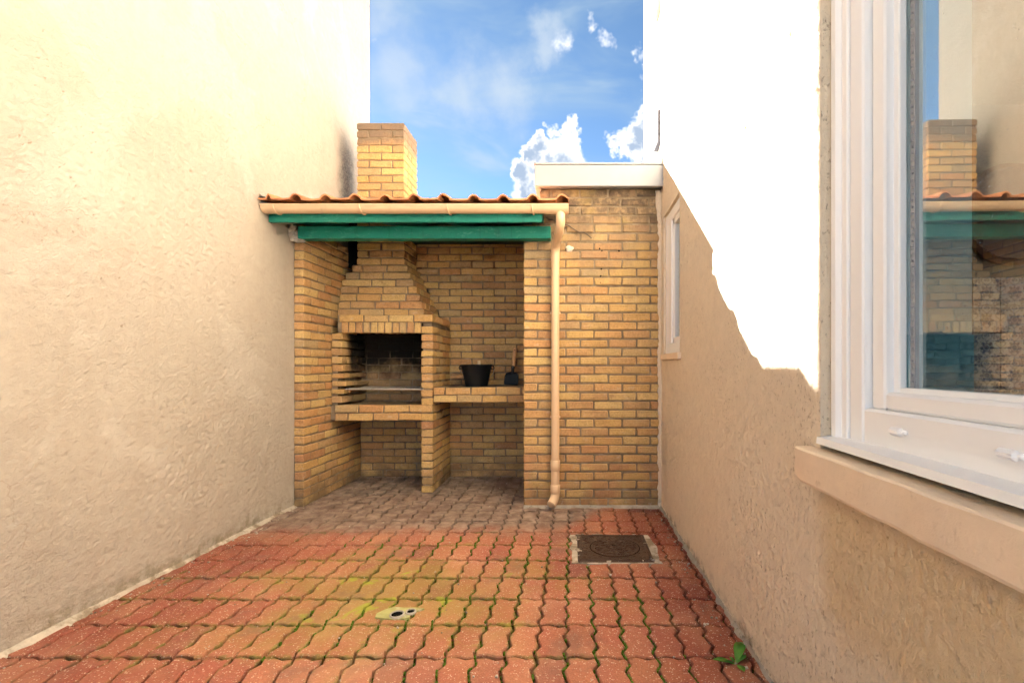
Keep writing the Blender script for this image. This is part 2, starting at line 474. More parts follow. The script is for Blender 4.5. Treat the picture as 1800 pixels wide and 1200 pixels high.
def simple_mat(name, col, rough=0.5, spec=0.4, metal=0.0, var=0.12, nscale=8.0, dirt=None, bump=0.0, bscale=60.0):
    m, t = new_mat(name)
    n = t.noise(t.pos, nscale, 5.0, 0.6)
    c = hsv(t, (*col, 1.0), v=t.step(n, 0.2, 0.8, 1.0 - var, 1.0 + var, smooth=False))
    if dirt:
        dn = t.noise(t.pos, dirt[1], 5.0, 0.68)
        c = t.mix(t.step(dn, dirt[2], dirt[2] + 0.16, 0.0, dirt[3]), c, dirt[0])
    rr = rough if var < 0.03 else t.step(n, 0.2, 0.8, max(0.02, rough - 0.08), min(1.0, rough + 0.08))
    finish(t, c, rr, t.bump(t.noise(t.pos, bscale, 4.0, 0.65), bump, 0.004) if bump else None, spec, metal)
    return m


def green_paint():
    m, t = new_mat('green_paint')
    v = t.vmath('MULTIPLY', t.pos, (0.5, 6.0, 6.0))
    n = t.noise(v, 6.0, 5.0, 0.6)
    c = t.mix(n, (0.005, 0.17, 0.115), (0.012, 0.25, 0.175))
    chalk = t.step(t.noise(t.vmath('MULTIPLY', t.pos, (1.0, 4.0, 2.2)), 15.0, 6.0, 0.74, 1.2), 0.53, 0.72)
    c = t.mix(t.math('MULTIPLY', chalk, 0.55), c, (0.13, 0.42, 0.31))
    drip = t.step(t.noise(t.vmath('MULTIPLY', t.pos, (38.0, 4.0, 2.0)), 1.0, 4.0, 0.6), 0.54, 0.70)
    c = t.mix(t.math('MULTIPLY', drip, 0.35), c, (0.005, 0.10, 0.075))
    chip = t.step(t.noise(t.pos, 42.0, 4.0, 0.7), 0.70, 0.74)
    c = t.mix(t.math('MULTIPLY', chip, 0.8), c, (0.36, 0.30, 0.22))
    dirt = t.step(t.noise(t.pos, 5.0, 5.0, 0.7), 0.58, 0.74)
    c = t.mix(t.math('MULTIPLY', dirt, 0.4), c, (0.02, 0.06, 0.04))
    finish(t, c, 0.45, t.bump(t.noise(t.vmath('MULTIPLY', t.pos, (3.0, 40.0, 40.0)), 2.0, 4.0), 0.25, 0.004), 0.4)
    return m


def tile_mat():
    m, t = new_mat('terracotta')
    c = t.ramp(orand(t), [(0.0, (0.58, 0.235, 0.105)), (0.5, (0.64, 0.29, 0.14)), (1.0, (0.52, 0.20, 0.095))])
    n = t.noise(t.pos, 16.0, 5.0, 0.65)
    c = hsv(t, c, v=t.step(n, 0.25, 0.75, 0.72, 1.2))
    c = t.mix(t.step(t.noise(t.pos, 22.0, 5.0, 0.7), 0.60, 0.72, 0.0, 0.65), c, (0.10, 0.075, 0.05))
    finish(t, c, 0.85, t.bump(t.noise(t.pos, 130.0, 4.0), 0.4, 0.003), 0.2)
    return m


def glass_mat():
    m = bpy.data.materials.new('window_glass')
    m.use_nodes = True
    t = NT(m.node_tree)
    t.n.clear()
    out = t.node('ShaderNodeOutputMaterial')
    geo = t.node('ShaderNodeNewGeometry')
    cosv = t.math('ABSOLUTE', t.vmath('DOT_PRODUCT', geo.outputs['Normal'], geo.outputs['Incoming']))
    schlick = t.math('MULTIPLY_ADD', t.math('POWER', t.math('SUBTRACT', 1.0, cosv), 5.0), 0.75, 0.25)
    tr = t.node('ShaderNodeBsdfTransparent')
    tr.inputs[0].default_value = (0.90, 0.95, 0.94, 1)
    gl = t.node('ShaderNodeBsdfGlossy')
    gl.inputs['Roughness'].default_value = 0.0
    gl.inputs[0].default_value = (1, 1, 1, 1)
    pos = t.node('ShaderNodeNewGeometry').outputs['Position']
    mx = t.node('ShaderNodeMixShader')
    t.put(mx.inputs[0], schlick)
    t.l.new(tr.outputs[0], mx.inputs[1])
    t.l.new(gl.outputs[0], mx.inputs[2])
    # dried rain specks
    cell = t.voro(t.vmath('ADD', pos, t.vmath('SCALE', t.noise(pos, 30.0, 2.0, color=True), scale=0.03)), 70.0)
    pick = t.noise(pos, 9.0, 3.0, 0.6)
    sp = t.math('MULTIPLY', t.step(cell, 0.13, 0.09), t.step(pick, 0.54, 0.66))
    df = t.node('ShaderNodeBsdfDiffuse')
    df.inputs[0].default_value = (0.75, 0.74, 0.72, 1)
    m2 = t.node('ShaderNodeMixShader')
    t.put(m2.inputs[0], t.math('MULTIPLY', sp, 0.6))
    t.l.new(mx.outputs[0], m2.inputs[1])
    t.l.new(df.outputs[0], m2.inputs[2])
    t.l.new(m2.outputs[0], out.inputs[0])
    return m


def azulejo_mat():
    m, t = new_mat('patterned_tile')
    tc = t.node('ShaderNodeTexCoord').outputs['Object']
    u, _, v = t.sep(tc)
    u = t.math('ABSOLUTE', t.math('MULTIPLY', u, 1 / 0.075))
    v = t.math('MULTIPLY', v, 1 / 0.075)

    def flower(cu, cv, r, k, ph):
        du = t.math('SUBTRACT', u, cu)
        dv = t.math('SUBTRACT', v, cv)
        rr = t.math('SQRT', t.math('ADD', t.math('MULTIPLY', du, du), t.math('MULTIPLY', dv, dv)))
        an = t.math('ARCTAN2', dv, du)
        pet = t.math('MULTIPLY_ADD', t.math('COSINE', t.math('MULTIPLY_ADD', an, k, ph)), 0.22 * r, r * 0.8)
        f = t.step(t.math('SUBTRACT', rr, pet), 0.05, -0.03)
        ring = t.step(t.math('ABSOLUTE', t.math('SUBTRACT', rr, r * 0.42)), 0.05, 0.02)
        return t.math('MULTIPLY', f, t.math('SUBTRACT', 1.0, t.math('MULTIPLY', ring, 0.6)))
    acc = flower(0.0, -0.05, 0.50, 7, 0.6)
    for a in ((1.0, 0.55, 0.36, 5, 0.0), (1.0, -0.85, 0.34, 5, 1.0), (0.55, 0.78, 0.22, 4, 0.4), (0.0, 0.86, 0.2, 3, 1.5), (0.55, -0.72, 0.22, 4, 0.9)):
        acc = t.math('MAXIMUM', acc, flower(*a))
    scr = t.math('SINE', t.math('ADD', t.math('MULTIPLY', u, 9.0), t.math('MULTIPLY', t.math('SINE', t.math('MULTIPLY', v, 6.0)), 2.0)))
    acc = t.math('MAXIMUM', acc, t.math('MULTIPLY', t.step(scr, 0.80, 0.95), 0.6))
    c = t.mix(acc, (0.56, 0.50, 0.43), (0.14, 0.15, 0.19))
    finish(t, c, 0.25, None, 0.5)
    return m


M = dict(
    brick=brick_mat('buff_brick'), brick_bbq=brick_mat('buff_brick_sooty', soot=True), brick_shed=brick_mat('buff_brick_weathered', weather=True),
    mortar=mortar_mat('mortar'), mortar_bbq=mortar_mat('mortar_sooty', soot=True),
    left=render_mat('cream_render', 'left'), right=render_mat('sand_render', 'right'), far=render_mat('smooth_render', 'far'),
    paver=paver_mat(), bed=bed_mat(), green=green_paint(), tile=tile_mat(), glass=glass_mat(), azulejo=azulejo_mat(),
    cement=simple_mat('cement', (0.42, 0.37, 0.30), 0.95, 0.1, var=0.25, nscale=14, dirt=((0.12, 0.10, 0.07), 18, 0.54, 0.7), bump=0.7, bscale=90),
    limecement=simple_mat('pale_cement', (0.52, 0.45, 0.36), 0.95, 0.1, var=0.3, nscale=9, dirt=((0.20, 0.155, 0.10), 7, 0.44, 0.8), bump=0.8, bscale=90),
    pvc=simple_mat('sand_pvc', (0.72, 0.50, 0.30), 0.38, 0.4, var=0.05, dirt=((0.42, 0.29, 0.17), 9, 0.60, 0.35)),
    white=simple_mat('white_pvc', (0.87, 0.865, 0.85), 0.36, 0.4, var=0.015, nscale=2),
    coping=simple_mat('white_coping', (0.30, 0.308, 0.325), 0.4, 0.4, var=0.03, dirt=((0.45, 0.43, 0.41), 5, 0.60, 0.25)),
    lip=simple_mat('zinc_lip', (0.36, 0.37, 0.39), 0.5, 0.5, metal=0.4),
    sill=simple_mat('sand_paint', (0.76, 0.60, 0.43), 0.6, 0.35, var=0.14, nscale=5, dirt=((0.46, 0.33, 0.21), 22, 0.60, 0.55), bump=1.0, bscale=26),
    black=simple_mat('black_enamel', (0.010, 0.010, 0.010), 0.55, 0.3, var=0.2),
    wood=simple_mat('handle_wood', (0.66, 0.38, 0.18), 0.55, 0.3, var=0.2, nscale=30),
    palewood=simple_mat('pale_wood', (0.70, 0.52, 0.31), 0.6, 0.3, var=0.1),
    steel=simple_mat('grate_steel', (0.62, 0.60, 0.57), 0.42, 0.5, metal=0.6, dirt=((0.06, 0.05, 0.04), 10, 0.52, 0.85)),
    wire=simple_mat('wire', (0.30, 0.28, 0.26), 0.35, 0.5, metal=0.9),
    iron=simple_mat('cast_iron', (0.085, 0.050, 0.034), 0.62, 0.4, metal=0.35, var=0.35, nscale=24, dirt=((0.24, 0.15, 0.10), 22, 0.56, 0.7), bump=0.9, bscale=70),
    soil=simple_mat('soil', (0.05, 0.036, 0.024), 0.95, 0.1),
    ventgrey=simple_mat('vent_grey', (0.105, 0.10, 0.11), 0.7, 0.1),
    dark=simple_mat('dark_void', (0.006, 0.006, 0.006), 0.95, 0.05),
    moss=simple_mat('mossy_cement', (0.42, 0.40, 0.16), 0.9, 0.15, var=0.3, nscale=20, dirt=((0.55, 0.52, 0.40), 14, 0.52, 0.8), bump=0.8, bscale=80),
    leaf=simple_mat('leaf', (0.075, 0.22, 0.018), 0.45, 0.4, var=0.2, nscale=40),
    mossgreen=simple_mat('moss_green', (0.085, 0.15, 0.02), 0.9, 0.1, var=0.4, nscale=50),
    ground=simple_mat('yard_concrete', (0.50, 0.46, 0.41), 0.9, 0.2, var=0.2, nscale=2, bump=0.4),
    plaster=simple_mat('interior_plaster', (0.30, 0.245, 0.19), 0.8, 0.2, var=0.04),
    teal=simple_mat('pale_blue_paint', (0.50, 0.66, 0.70), 0.6, 0.3, var=0.04),
    tealdeep=simple_mat('blue_glazed_tile', (0.20, 0.42, 0.48), 0.3, 0.5, var=0.05),
    boardwood=simple_mat('brown_wood', (0.15, 0.062, 0.03), 0.5, 0.3, var=0.3, nscale=20),
    cable=simple_mat('cable', (0.10, 0.08, 0.065), 0.6, 0.3),
    deck=simple_mat('dark_deck_boards', (0.012, 0.045, 0.045), 0.6, 0.3, var=0.2),
    bush=simple_mat('gasket', (0.30, 0.31, 0.32), 0.4, 0.4, var=0.1),
    chip=simple_mat('white_plaster', (0.66, 0.58, 0.48), 0.9, 0.1, bump=0.5, bscale=80),
)

# ------------------------------------------------------------------ builders


class MB:
    def __init__(s):
        s.v = []
        s.f = []

    def add(s, vs, fs):
        o = len(s.v)
        s.v += [tuple(p) for p in vs]
        s.f += [tuple(i + o for i in f) for f in fs]
        return s

    def box(s, x0, x1, y0, y1, z0, z1, c=0.0, jit=0.0, rng=random):
        if x0 > x1: x0, x1 = x1, x0
        if y0 > y1: y0, y1 = y1, y0
        if z0 > z1: z0, z1 = z1, z0
        if c <= 0:
            vs = [(x0, y0, z0), (x1, y0, z0), (x1, y1, z0), (x0, y1, z0), (x0, y0, z1), (x1, y0, z1), (x1, y1, z1), (x0, y1, z1)]
            fs = [(0, 3, 2, 1), (4, 5, 6, 7), (0, 1, 5, 4), (1, 2, 6, 5), (2, 3, 7, 6), (3, 0, 4, 7)]
            return s.add(vs, fs)
        vs = []
        idx = {}
        X, Y, Z = (x0, x1), (y0, y1), (z0, z1)
        for i in (0, 1):
            for j in (0, 1):
                for k in (0, 1):
                    sx, sy, sz = (c if i == 0 else -c), (c if j == 0 else -c), (c if k == 0 else -c)
                    jx, jy, jz = (rng.uniform(-jit, jit) for _ in range(3))
                    b = Vector((X[i] + jx, Y[j] + jy, Z[k] + jz))
                    idx[i, j, k, 0] = len(vs); vs.append(b + Vector((0, sy, sz)))
                    idx[i, j, k, 1] = len(vs); vs.append(b + Vector((sx, 0, sz)))
                    idx[i, j, k, 2] = len(vs); vs.append(b + Vector((sx, sy, 0)))
        fs = []
        cen = Vector(((x0 + x1) / 2, (y0 + y1) / 2, (z0 + z1) / 2))

        def face(ids):
            p = [Vector(vs[q]) for q in ids]
            nn = (p[1] - p[0]).cross(p[2] - p[0])
            mid = sum(p, Vector()) / len(p)
            fs.append(tuple(ids) if nn.dot(mid - cen) > 0 else tuple(reversed(ids)))
        for i in (0, 1):
            face([idx[i, 0, 0, 0], idx[i, 1, 0, 0], idx[i, 1, 1, 0], idx[i, 0, 1, 0]])
            face([idx[0, i, 0, 1], idx[1, i, 0, 1], idx[1, i, 1, 1], idx[0, i, 1, 1]])
            face([idx[0, 0, i, 2], idx[1, 0, i, 2], idx[1, 1, i, 2], idx[0, 1, i, 2]])
            for j in (0, 1):
                face([idx[i, j, 0, 0], idx[i, j, 1, 0], idx[i, j, 1, 1], idx[i, j, 0, 1]])
                face([idx[i, 0, j, 0], idx[i, 1, j, 0], idx[i, 1, j, 2], idx[i, 0, j, 2]])
                face([idx[0, i, j, 1], idx[1, i, j, 1], idx[1, i, j, 2], idx[0, i, j, 2]])
                for k in (0, 1):
                    face([idx[i, j, k, 0], idx[i, j, k, 1], idx[i, j, k, 2]])
        return s.add(vs, fs)

    def tube(s, pts, rad, n=14, cap=True):
        pts = [Vector(p) for p in pts]
        rads = rad if isinstance(rad, (list, tuple)) else [rad] * len(pts)
        o = len(s.v)
        ref = None
        for i, p in enumerate(pts):
            if i == 0: d = pts[1] - pts[0]
            elif i == len(pts) - 1: d = pts[-1] - pts[-2]
            else: d = (pts[i + 1] - p).normalized() + (p - pts[i - 1]).normalized()
            d.normalize()
            if ref is None:
                ref = d.orthogonal().normalized()
            a = (ref - d * ref.dot(d)).normalized()
            ref = a
            b = d.cross(a)
            for k in range(n):
                an = 2 * math.pi * k / n
                s.v.append(tuple(p + (a * math.cos(an) + b * math.sin(an)) * rads[i]))
        for i in range(len(pts) - 1):
            for k in range(n):
                k2 = (k + 1) % n
                s.f.append((o + i * n + k, o + i * n + k2, o + (i + 1) * n + k2, o + (i + 1) * n + k))
        if cap:
            q = len(s.v)
            s.v += s.v[o:o + n] + s.v[o + (len(pts) - 1) * n:o + len(pts) * n]
            s.f.append(tuple(q + k for k in reversed(range(n))))
            s.f.append(tuple(q + n + k for k in range(n)))
        return s

    def lathe(s, prof, cx, cy, n=36, sx=1.0, sy=1.0):
        o = len(s.v)
        for r, z in prof:
            for k in range(n):
                a = 2 * math.pi * k / n
                s.v.append((cx + r * sx * math.cos(a), cy + r * sy * math.sin(a), z))
        for i in range(len(prof) - 1):
            for k in range(n):
                k2 = (k + 1) % n
                s.f.append((o + i * n + k, o + i * n + k2, o + (i + 1) * n + k2, o + (i + 1) * n + k))
        return s

    def disc(s, cx, cy, z, r, n=28, sx=1.0, sy=1.0):
        return s.add([(cx + r * sx * math.cos(2 * math.pi * k / n), cy + r * sy * math.sin(2 * math.pi * k / n), z) for k in range(n)], [tuple(range(n))])

    def prism(s, poly, z0, z1):
        n = len(poly)
        vs = [(p[0], p[1], z0) for p in poly] + [(p[0], p[1], z1) for p in poly]
        fs = [tuple(reversed(range(n))), tuple(range(n, 2 * n))] + [(k, (k + 1) % n, n + (k + 1) % n, n + k) for k in range(n)]
        return s.add(vs, fs)

    def mesh(s, name, mat, smooth=False):
        me = bpy.data.meshes.new(name)
        me.from_pydata(s.v, [], s.f)
        me.validate()
        me.update()
        if mat: me.materials.append(mat)
        if smooth:
            for p in me.polygons: p.use_smooth = True
        return me

    def obj(s, name, mat, parent=None, smooth=False):
        return link(name, s.mesh(name, mat, smooth), parent)


def link(name, me, parent=None):
    o = bpy.data.objects.new(name, me)
    COL.objects.link(o)
    if parent is not None:
        o.parent = parent
    return o


def tag(o, label=None, cat=None, group=None, kind=None):
    if label: o['label'] = label
    if cat: o['category'] = cat
    if group: o['group'] = group
    if kind: o['kind'] = kind
    return o


def empty(name, label=None, cat=None, loc=(0, 0, 0)):
    o = bpy.data.objects.new(name, None)
    o.empty_display_size = 0.1
    o.location = loc
    COL.objects.link(o)
    return tag(o, label, cat)


# bricks: shared meshes by size, a few chipped variants of each
BL, BH, BD = 0.205, 0.056, 0.098
MOD, COURSE = 0.217, 0.068
_bcache = {}
_brng = random.Random(3)


def brick_mesh(L, D, H, mat):
    key = (round(L, 2), round(D, 2), round(H, 3), mat.name, _brng.randrange(7))
    if key not in _bcache:
        b = MB().box(-key[0] / 2, key[0] / 2, -key[1] / 2, key[1] / 2, -key[2] / 2, key[2] / 2, 0.0048, 0.0030, _brng)
        _bcache[key] = b.mesh('brick', mat)
    return _bcache[key], key


def brick(parent, cx, cy, cz, L, D, H, mat, join=None, jx=0.0012):
    """L along x, D along y, H along z; centre given"""
    rnd = _brng
    if join is not None:
        join.box(cx - L / 2, cx + L / 2, cy - D / 2, cy + D / 2, cz - H / 2, cz + H / 2, 0.004, 0.0016, rnd)
        return
    me, key = brick_mesh(L, D, H, mat)
    o = link('brick', me, parent)
    o.location = (cx + rnd.uniform(-jx, jx), cy + rnd.uniform(-0.0022, 0.0022), cz + rnd.uniform(-0.0016, 0.0016))
    o.scale = (L / key[0], D / key[1], 1)
    o.rotation_euler = (rnd.uniform(-.004, .004), rnd.uniform(-.007, .007), rnd.uniform(-.006, .006))
    return o


def run(a, b, off, mod=MOD, gap=0.012, mini=0.055):
    """brick intervals filling a..b with the first joint at a+off"""
    cuts = [a]
    p = a + off if off > 1e-4 else a + mod
    while p < b - mini:
        if p - cuts[-1] >= mini:
            cuts.append(p + random.uniform(-.003, .003))
        p += mod
    cuts.append(b)
    return [(cuts[i] + (gap / 2 if i else 0), cuts[i + 1] - (gap / 2 if i < len(cuts) - 2 else 0)) for i in range(len(cuts) - 1)]


# ------------------------------------------------------------------ setting: ground and paving
XL, XR = -2.14, 0.686
YE = -0.9          # the alley opens to the yard behind the camera
YP = 3.72          # front of the brick piers
YB = 4.73          # face of the back brick wall
gb = MB().box(-120, 120, -120, 120, -0.30, -0.075)
tag(gb.obj('ground', M['ground']), kind='structure')
pv = MB()
pv.box(XL - 0.02, XR + 0.02, -1.3, YB + 0.3, -0.08, -0.030)
pavement = tag(pv.obj('pavement', M['bed']), kind='structure')

side = [(0.0, 0.0), (1 / 6, A_), (1 / 3, -A_), (2 / 3, A_), (5 / 6, -A_), (1.0, 0.0)]
endw = [(0.0, 0.0), (0.17, 0.6 * E_), (0.34, E_), (0.52, 0.1 * E_), (0.70, -E_), (0.86, -0.6 * E_), (1.0, 0.0)]


def paver_poly(g):
    """zig-zag paver outline centred on 0,0, shrunk by the joint half width g; y is depth"""
    pts = []
    for u, e in endw[:-1]:                      # near end, left to right
        pts.append(((u - .5) * PW, -PL / 2 + e))
    for k in range(5):                           # right side, near to far
        tt, s_ = side[5 - k]
        pts.append((PW / 2 + side[5 - k][1], -PL / 2 + (1 - side[5 - k][0]) * PL))
    for u, e in reversed(endw[1:]):
        pts.append(((u - .5) * PW, PL / 2 + e))
    for k in range(5):
        pts.append((-PW / 2 + side[k][1], PL / 2 - side[k][0] * PL))
    # inset
    n = len(pts)
    out = []
    for i in range(n):
        p0, p1, p2 = Vector(pts[i - 1]), Vector(pts[i]), Vector(pts[(i + 1) % n])
        d1, d2 = (p1 - p0).normalized(), (p2 - p1).normalized()
        n1, n2 = Vector((-d1.y, d1.x)), Vector((-d2.y, d2.x))
        b = (n1 + n2)
        b = b / max(0.5, b.length_squared / 2) if b.length > 1e-6 else n1
        out.append(p1 + b * g)
    return out


def paver_mesh(k):
    rg = random.Random(50 + k)
    g = (0.0036, 0.0052, 0.0042, 0.0060)[k % 4]
    o, i = paver_poly(g), paver_poly(g + 0.0045)
    n = len(o)
    vs = [(p.x, p.y, -0.05) for p in o] + [(p.x, p.y, -0.0042) for p in o] + [(p.x, p.y, rg.uniform(-.0004, .0004)) for p in i]
    fs = []
    for a in range(n):
        b = (a + 1) % n
        fs += [(a, b, n + b, n + a), (n + a, n + b, 2 * n + b, 2 * n + a)]
    fs.append(tuple(2 * n + a for a in range(n)))
    return MB().add(vs, fs)


pav_mb = [paver_mesh(k) for k in range(4)]
pav_me = [b.mesh('paver', M['paver']) for b in pav_mb]
far_join = MB()
near_join = MB()
prng = random.Random(11)
PX0 = 0.0 - 0.022          # a column joint line runs just beside the eye
rows = range(-8, 15)
Y_ROW = 850 * EYE / 512.6 + 0.0   # a row joint seen in the photograph
for r in rows:
    yc = Y_ROW + PL / 2 + r * PL
    for c in range(-19, 7):
        xc = PX0 + PW / 2 + c * PW
        if xc + PW / 2 < XL + 0.015 or xc - PW / 2 > XR - 0.015 or yc > YB + 0.05 or yc < -1.2:
            continue
        if 0.02 < xc - PW / 2 and xc + PW / 2 < 0.47 and 2.68 < yc - PL / 2 and yc + PL / 2 < 3.08:
            continue
        k = prng.randrange(4)
        dz = prng.uniform(-.0030, .0030)
        rot = Euler((prng.uniform(-.010, .010), prng.uniform(-.018, .018), prng.uniform(-.006, .006)))
        # visible ones become objects; far ones under the canopy and those behind the camera are joined
        vis = 1.55 < yc + PL / 2 and yc < 3.96
        if vis:
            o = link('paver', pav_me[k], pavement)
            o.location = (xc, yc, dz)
            o.rotation_euler = rot
        else:
            mat = Matrix.Translation((xc, yc, dz)) @ rot.to_matrix().to_4x4()
            (far_join if yc > 2 else near_join).add([mat @ Vector(p) for p in pav_mb[k].v], pav_mb[k].f)
tag(far_join.obj('pavers_under_canopy', M['paver'], pavement), kind='stuff')
tag(near_join.obj('pavers_near', M['paver'], pavement), kind='stuff')


def ragged_strip(name, x_wall, sgn, y0, y1, wid, mat, seed):
    rg = random.Random(seed)
    b = MB()
    n = int((y1 - y0) / 0.03)
    for i in range(n + 1):
        y = y0 + (y1 - y0) * i / n
        wd = wid * (0.5 + 1.3 * noise.noise(Vector((seed, y * 2.3, 0)))) + wid * 0.8 * noise.noise(Vector((seed + 5, y * 15, 0)))
        wd = max(0.006, wd)
        b.v += [(x_wall - sgn * 0.03, y, 0.020), (x_wall + sgn * 0.004, y, 0.016), (x_wall + sgn * wd * .6, y, 0.007), (x_wall + sgn * wd, y, -0.004)]
    for i in range(n):
        for k in range(3):
            q = i * 4 + k
            f = (q, q + 1, q + 5, q + 4)
            b.f.append(f if sgn > 0 else tuple(reversed(f)))
    return tag(b.obj(name, mat), kind='structure')


ragged_strip('mortar_strip_left', XL, 1, YE, YP, 0.038, M['limecement'], 4)
ragged_strip('mortar_strip_right', XR, -1, YE, YP, 0.026, M['cement'], 9)
ms = MB()
for i in range(60):
    x = -0.37 + i * (XR + 0.37) / 59
    wd = 0.02 + 0.02 * noise.noise(Vector((x * 9, 3, 1)))
    ms.v += [(x, YP + .01, 0.018), (x, YP - 0.006, 0.015), (x, YP - wd - .01, -0.003)]
for i in range(59):
    for k in range(2):
        q = i * 3 + k
        ms.f.append((q, q + 1, q + 4, q + 3))
tag(ms.obj('mortar_strip_back', M['cement']), kind='structure')

# ------------------------------------------------------------------ left neighbour house: long rendered wall
YLE = 5.12


def sheet(b, fixed, ya, yb, za, zb, dy, dz, amp, sgn, seed, holes=(), rough=None):
    """wall skin in the plane x=fixed, with gentle undulation; sgn=+1 faces +x"""
    ys = [ya + (yb - ya) * i / max(1, round((yb - ya) / dy)) for i in range(max(1, round((yb - ya) / dy)) + 1)]
    zs = [za + (zb - za) * i / max(1, round((zb - za) / dz)) for i in range(max(1, round((zb - za) / dz)) + 1)]
    for (h0, h1, g0, g1) in holes:
        for q in (h0, h1):
            if not ya < q < yb: continue
            ys = [y for y in ys if abs(y - q) > dy * 0.45] + [q]
        for q in (g0, g1):
            if not za < q < zb: continue
            zs = [z for z in zs if abs(z - q) > dz * 0.45] + [q]
    ys = sorted(set(ys)); zs = sorted(set(zs))
    o = len(b.v)
    for y in ys:
        for z in zs:
            d = amp * (noise.noise(Vector((seed, y * 1.7, z * 1.7))) + 0.5 * noise.noise(Vector((seed + 3, y * 6, z * 6))) + 0.28 * noise.noise(Vector((seed + 8, y * 19, z * 19))))
            if rough:
                ra, fy, fz = rough
                q1 = noise.noise(Vector((seed + 11, y * fy, z * fz)))
                q2 = noise.noise(Vector((seed + 15, y * fy * 1.8, z * fz * 1.8)))
                pt = noise.noise(Vector((seed + 19, y * fy * 1.4, z * fz * 0.8)))
                md = 0.45 + 0.9 * max(0.0, noise.noise(Vector((seed + 23, y * 1.6, z * 1.3))) + 0.35)
                d += md * (ra * (q1 + 0.6 * q2) - ra * 5.0 * max(0.0, pt - 0.36))
            for (h0, h1, g0, g1) in holes:      # lie flat along the edge of an opening
                if h0 - .03 < y < h1 + .03 and g0 - .03 < z < g1 + .03:
                    e = max(h0 - y, y - h1, g0 - z, z - g1, 0.0)
                    d *= min(1.0, e / 0.03)
            b.v.append((fixed + sgn * d, y, z))
    nz = len(zs)
    for i in range(len(ys) - 1):
        for j in range(nz - 1):
            my, mz = (ys[i] + ys[i + 1]) / 2, (zs[j] + zs[j + 1]) / 2
            if any(h0 < my < h1 and g0 < mz < g1 for h0, h1, g0, g1 in holes):
                continue
            q = o + i * nz + j
            f = (q, q + nz, q + nz + 1, q + 1)
            b.f.append(f if sgn > 0 else tuple(reversed(f)))


HLEFT, HRIGHT = 5.3, 5.5
lb = MB()
sheet(lb, XL, YE, 1.6, 0.0, HLEFT, 0.05, 0.05, 0.0045, 1, 21)
sheet(lb, XL, 1.6, YLE, 0.0, 3.2, 0.0085, 0.0085, 0.0045, 1, 21, rough=(0.0030, 44.0, 52.0))
sheet(lb, XL, 1.6, YLE, 3.2, HLEFT, 0.014, 0.014, 0.0045, 1, 21, rough=(0.0026, 30.0, 36.0))
lb.add([(XL, YLE, 0), (-9, YLE, 0), (-9, YLE, HLEFT), (XL, YLE, HLEFT), (XL, YE, 0), (-9, YE, 0), (-9, YE, HLEFT), (XL, YE, HLEFT)],
       [(0, 1, 2, 3), (4, 7, 6, 5), (3, 2, 6, 7), (1, 5, 6, 2)])
left_house = tag(lb.obj('neighbour_house', M['left'], smooth=True),
                 'tall cream rendered house wall on the left side of the alley', 'house')

# ------------------------------------------------------------------ right house
house = empty('house', 'sand rendered house wall on the right with white framed windows', 'house', (XR, 0, 0))


def inhouse(o):
    o.parent = house
    o.matrix_parent_inverse = Matrix.Translation((-XR, 0, 0))
    return o


WY0, WY1, WZ0, WZ1 = 0.06, 1.33, 0.862, 2.30
SY0, SY1, SZ0, SZ1 = 3.065, 3.60, 1.165, 2.19
rb = MB()
RR = (0.0050, 56.0, 38.0)
sheet(rb, XR, YE, 0.55, 0.0, 3.2, 0.03, 0.03, 0.0042, -1, 33, holes=((WY0, WY1, WZ0, WZ1),))
sheet(rb, XR, 0.55, 2.05, 0.0, 1.3, 0.006, 0.006, 0.0042, -1, 33, holes=((WY0, WY1, WZ0, WZ1),), rough=RR)
sheet(rb, XR, 0.55, 2.05, 1.3, 3.2, 0.0065, 0.008, 0.0042, -1, 33, holes=((WY0, WY1, WZ0, WZ1),), rough=RR)
sheet(rb, XR, 2.05, YP + 0.01, 0.0, 3.2, 0.0075, 0.009, 0.0042, -1, 33, holes=((SY0, SY1, SZ0, SZ1),), rough=RR)
sheet(rb, XR, 2.05, YP + 0.01, 3.2, 4.1, 0.0075, 0.009, 0.0042, -1, 33, rough=RR)
sheet(rb, XR, YE, 2.05, 3.2, 4.1, 0.03, 0.03, 0.0042, -1, 33)
sheet(rb, XR, YE, YP + 0.01, 4.1, HRIGHT, 0.04, 0.04, 0.0042, -1, 33)
IW = 0.83
for (h0, h1, g0, g1, dep) in ((WY0, WY1, WZ0, WZ1, IW), (SY0, SY1, SZ0, SZ1, 0.74)):
    rb.add([(XR - .002, h1, g0), (dep, h1, g0), (dep, h1, g1), (XR - .002, h1, g1)], [(0, 3, 2, 1)])
    rb.add([(XR - .002, h0, g0), (dep, h0, g0), (dep, h0, g1), (XR - .002, h0, g1)], [(0, 1, 2, 3)])
    rb.add([(XR - .002, h0, g1), (dep, h0, g1), (dep, h1, g1), (XR - .002, h1, g1)], [(0, 1, 2, 3)])
    rb.add([(XR - .002, h0, g0), (dep, h0, g0), (dep, h1, g0), (XR - .002, h1, g0)], [(0, 3, 2, 1)])
rb.add([(6, YE, 0), (XR, YE, 0), (XR, YE, HRIGHT), (6, YE, HRIGHT)], [(0, 1, 2, 3)])
rb.add([(XR, YE, HRIGHT), (6, YE, HRIGHT), (6, 4.72, HRIGHT), (XR, 4.72, HRIGHT)], [(0, 1, 2, 3)])
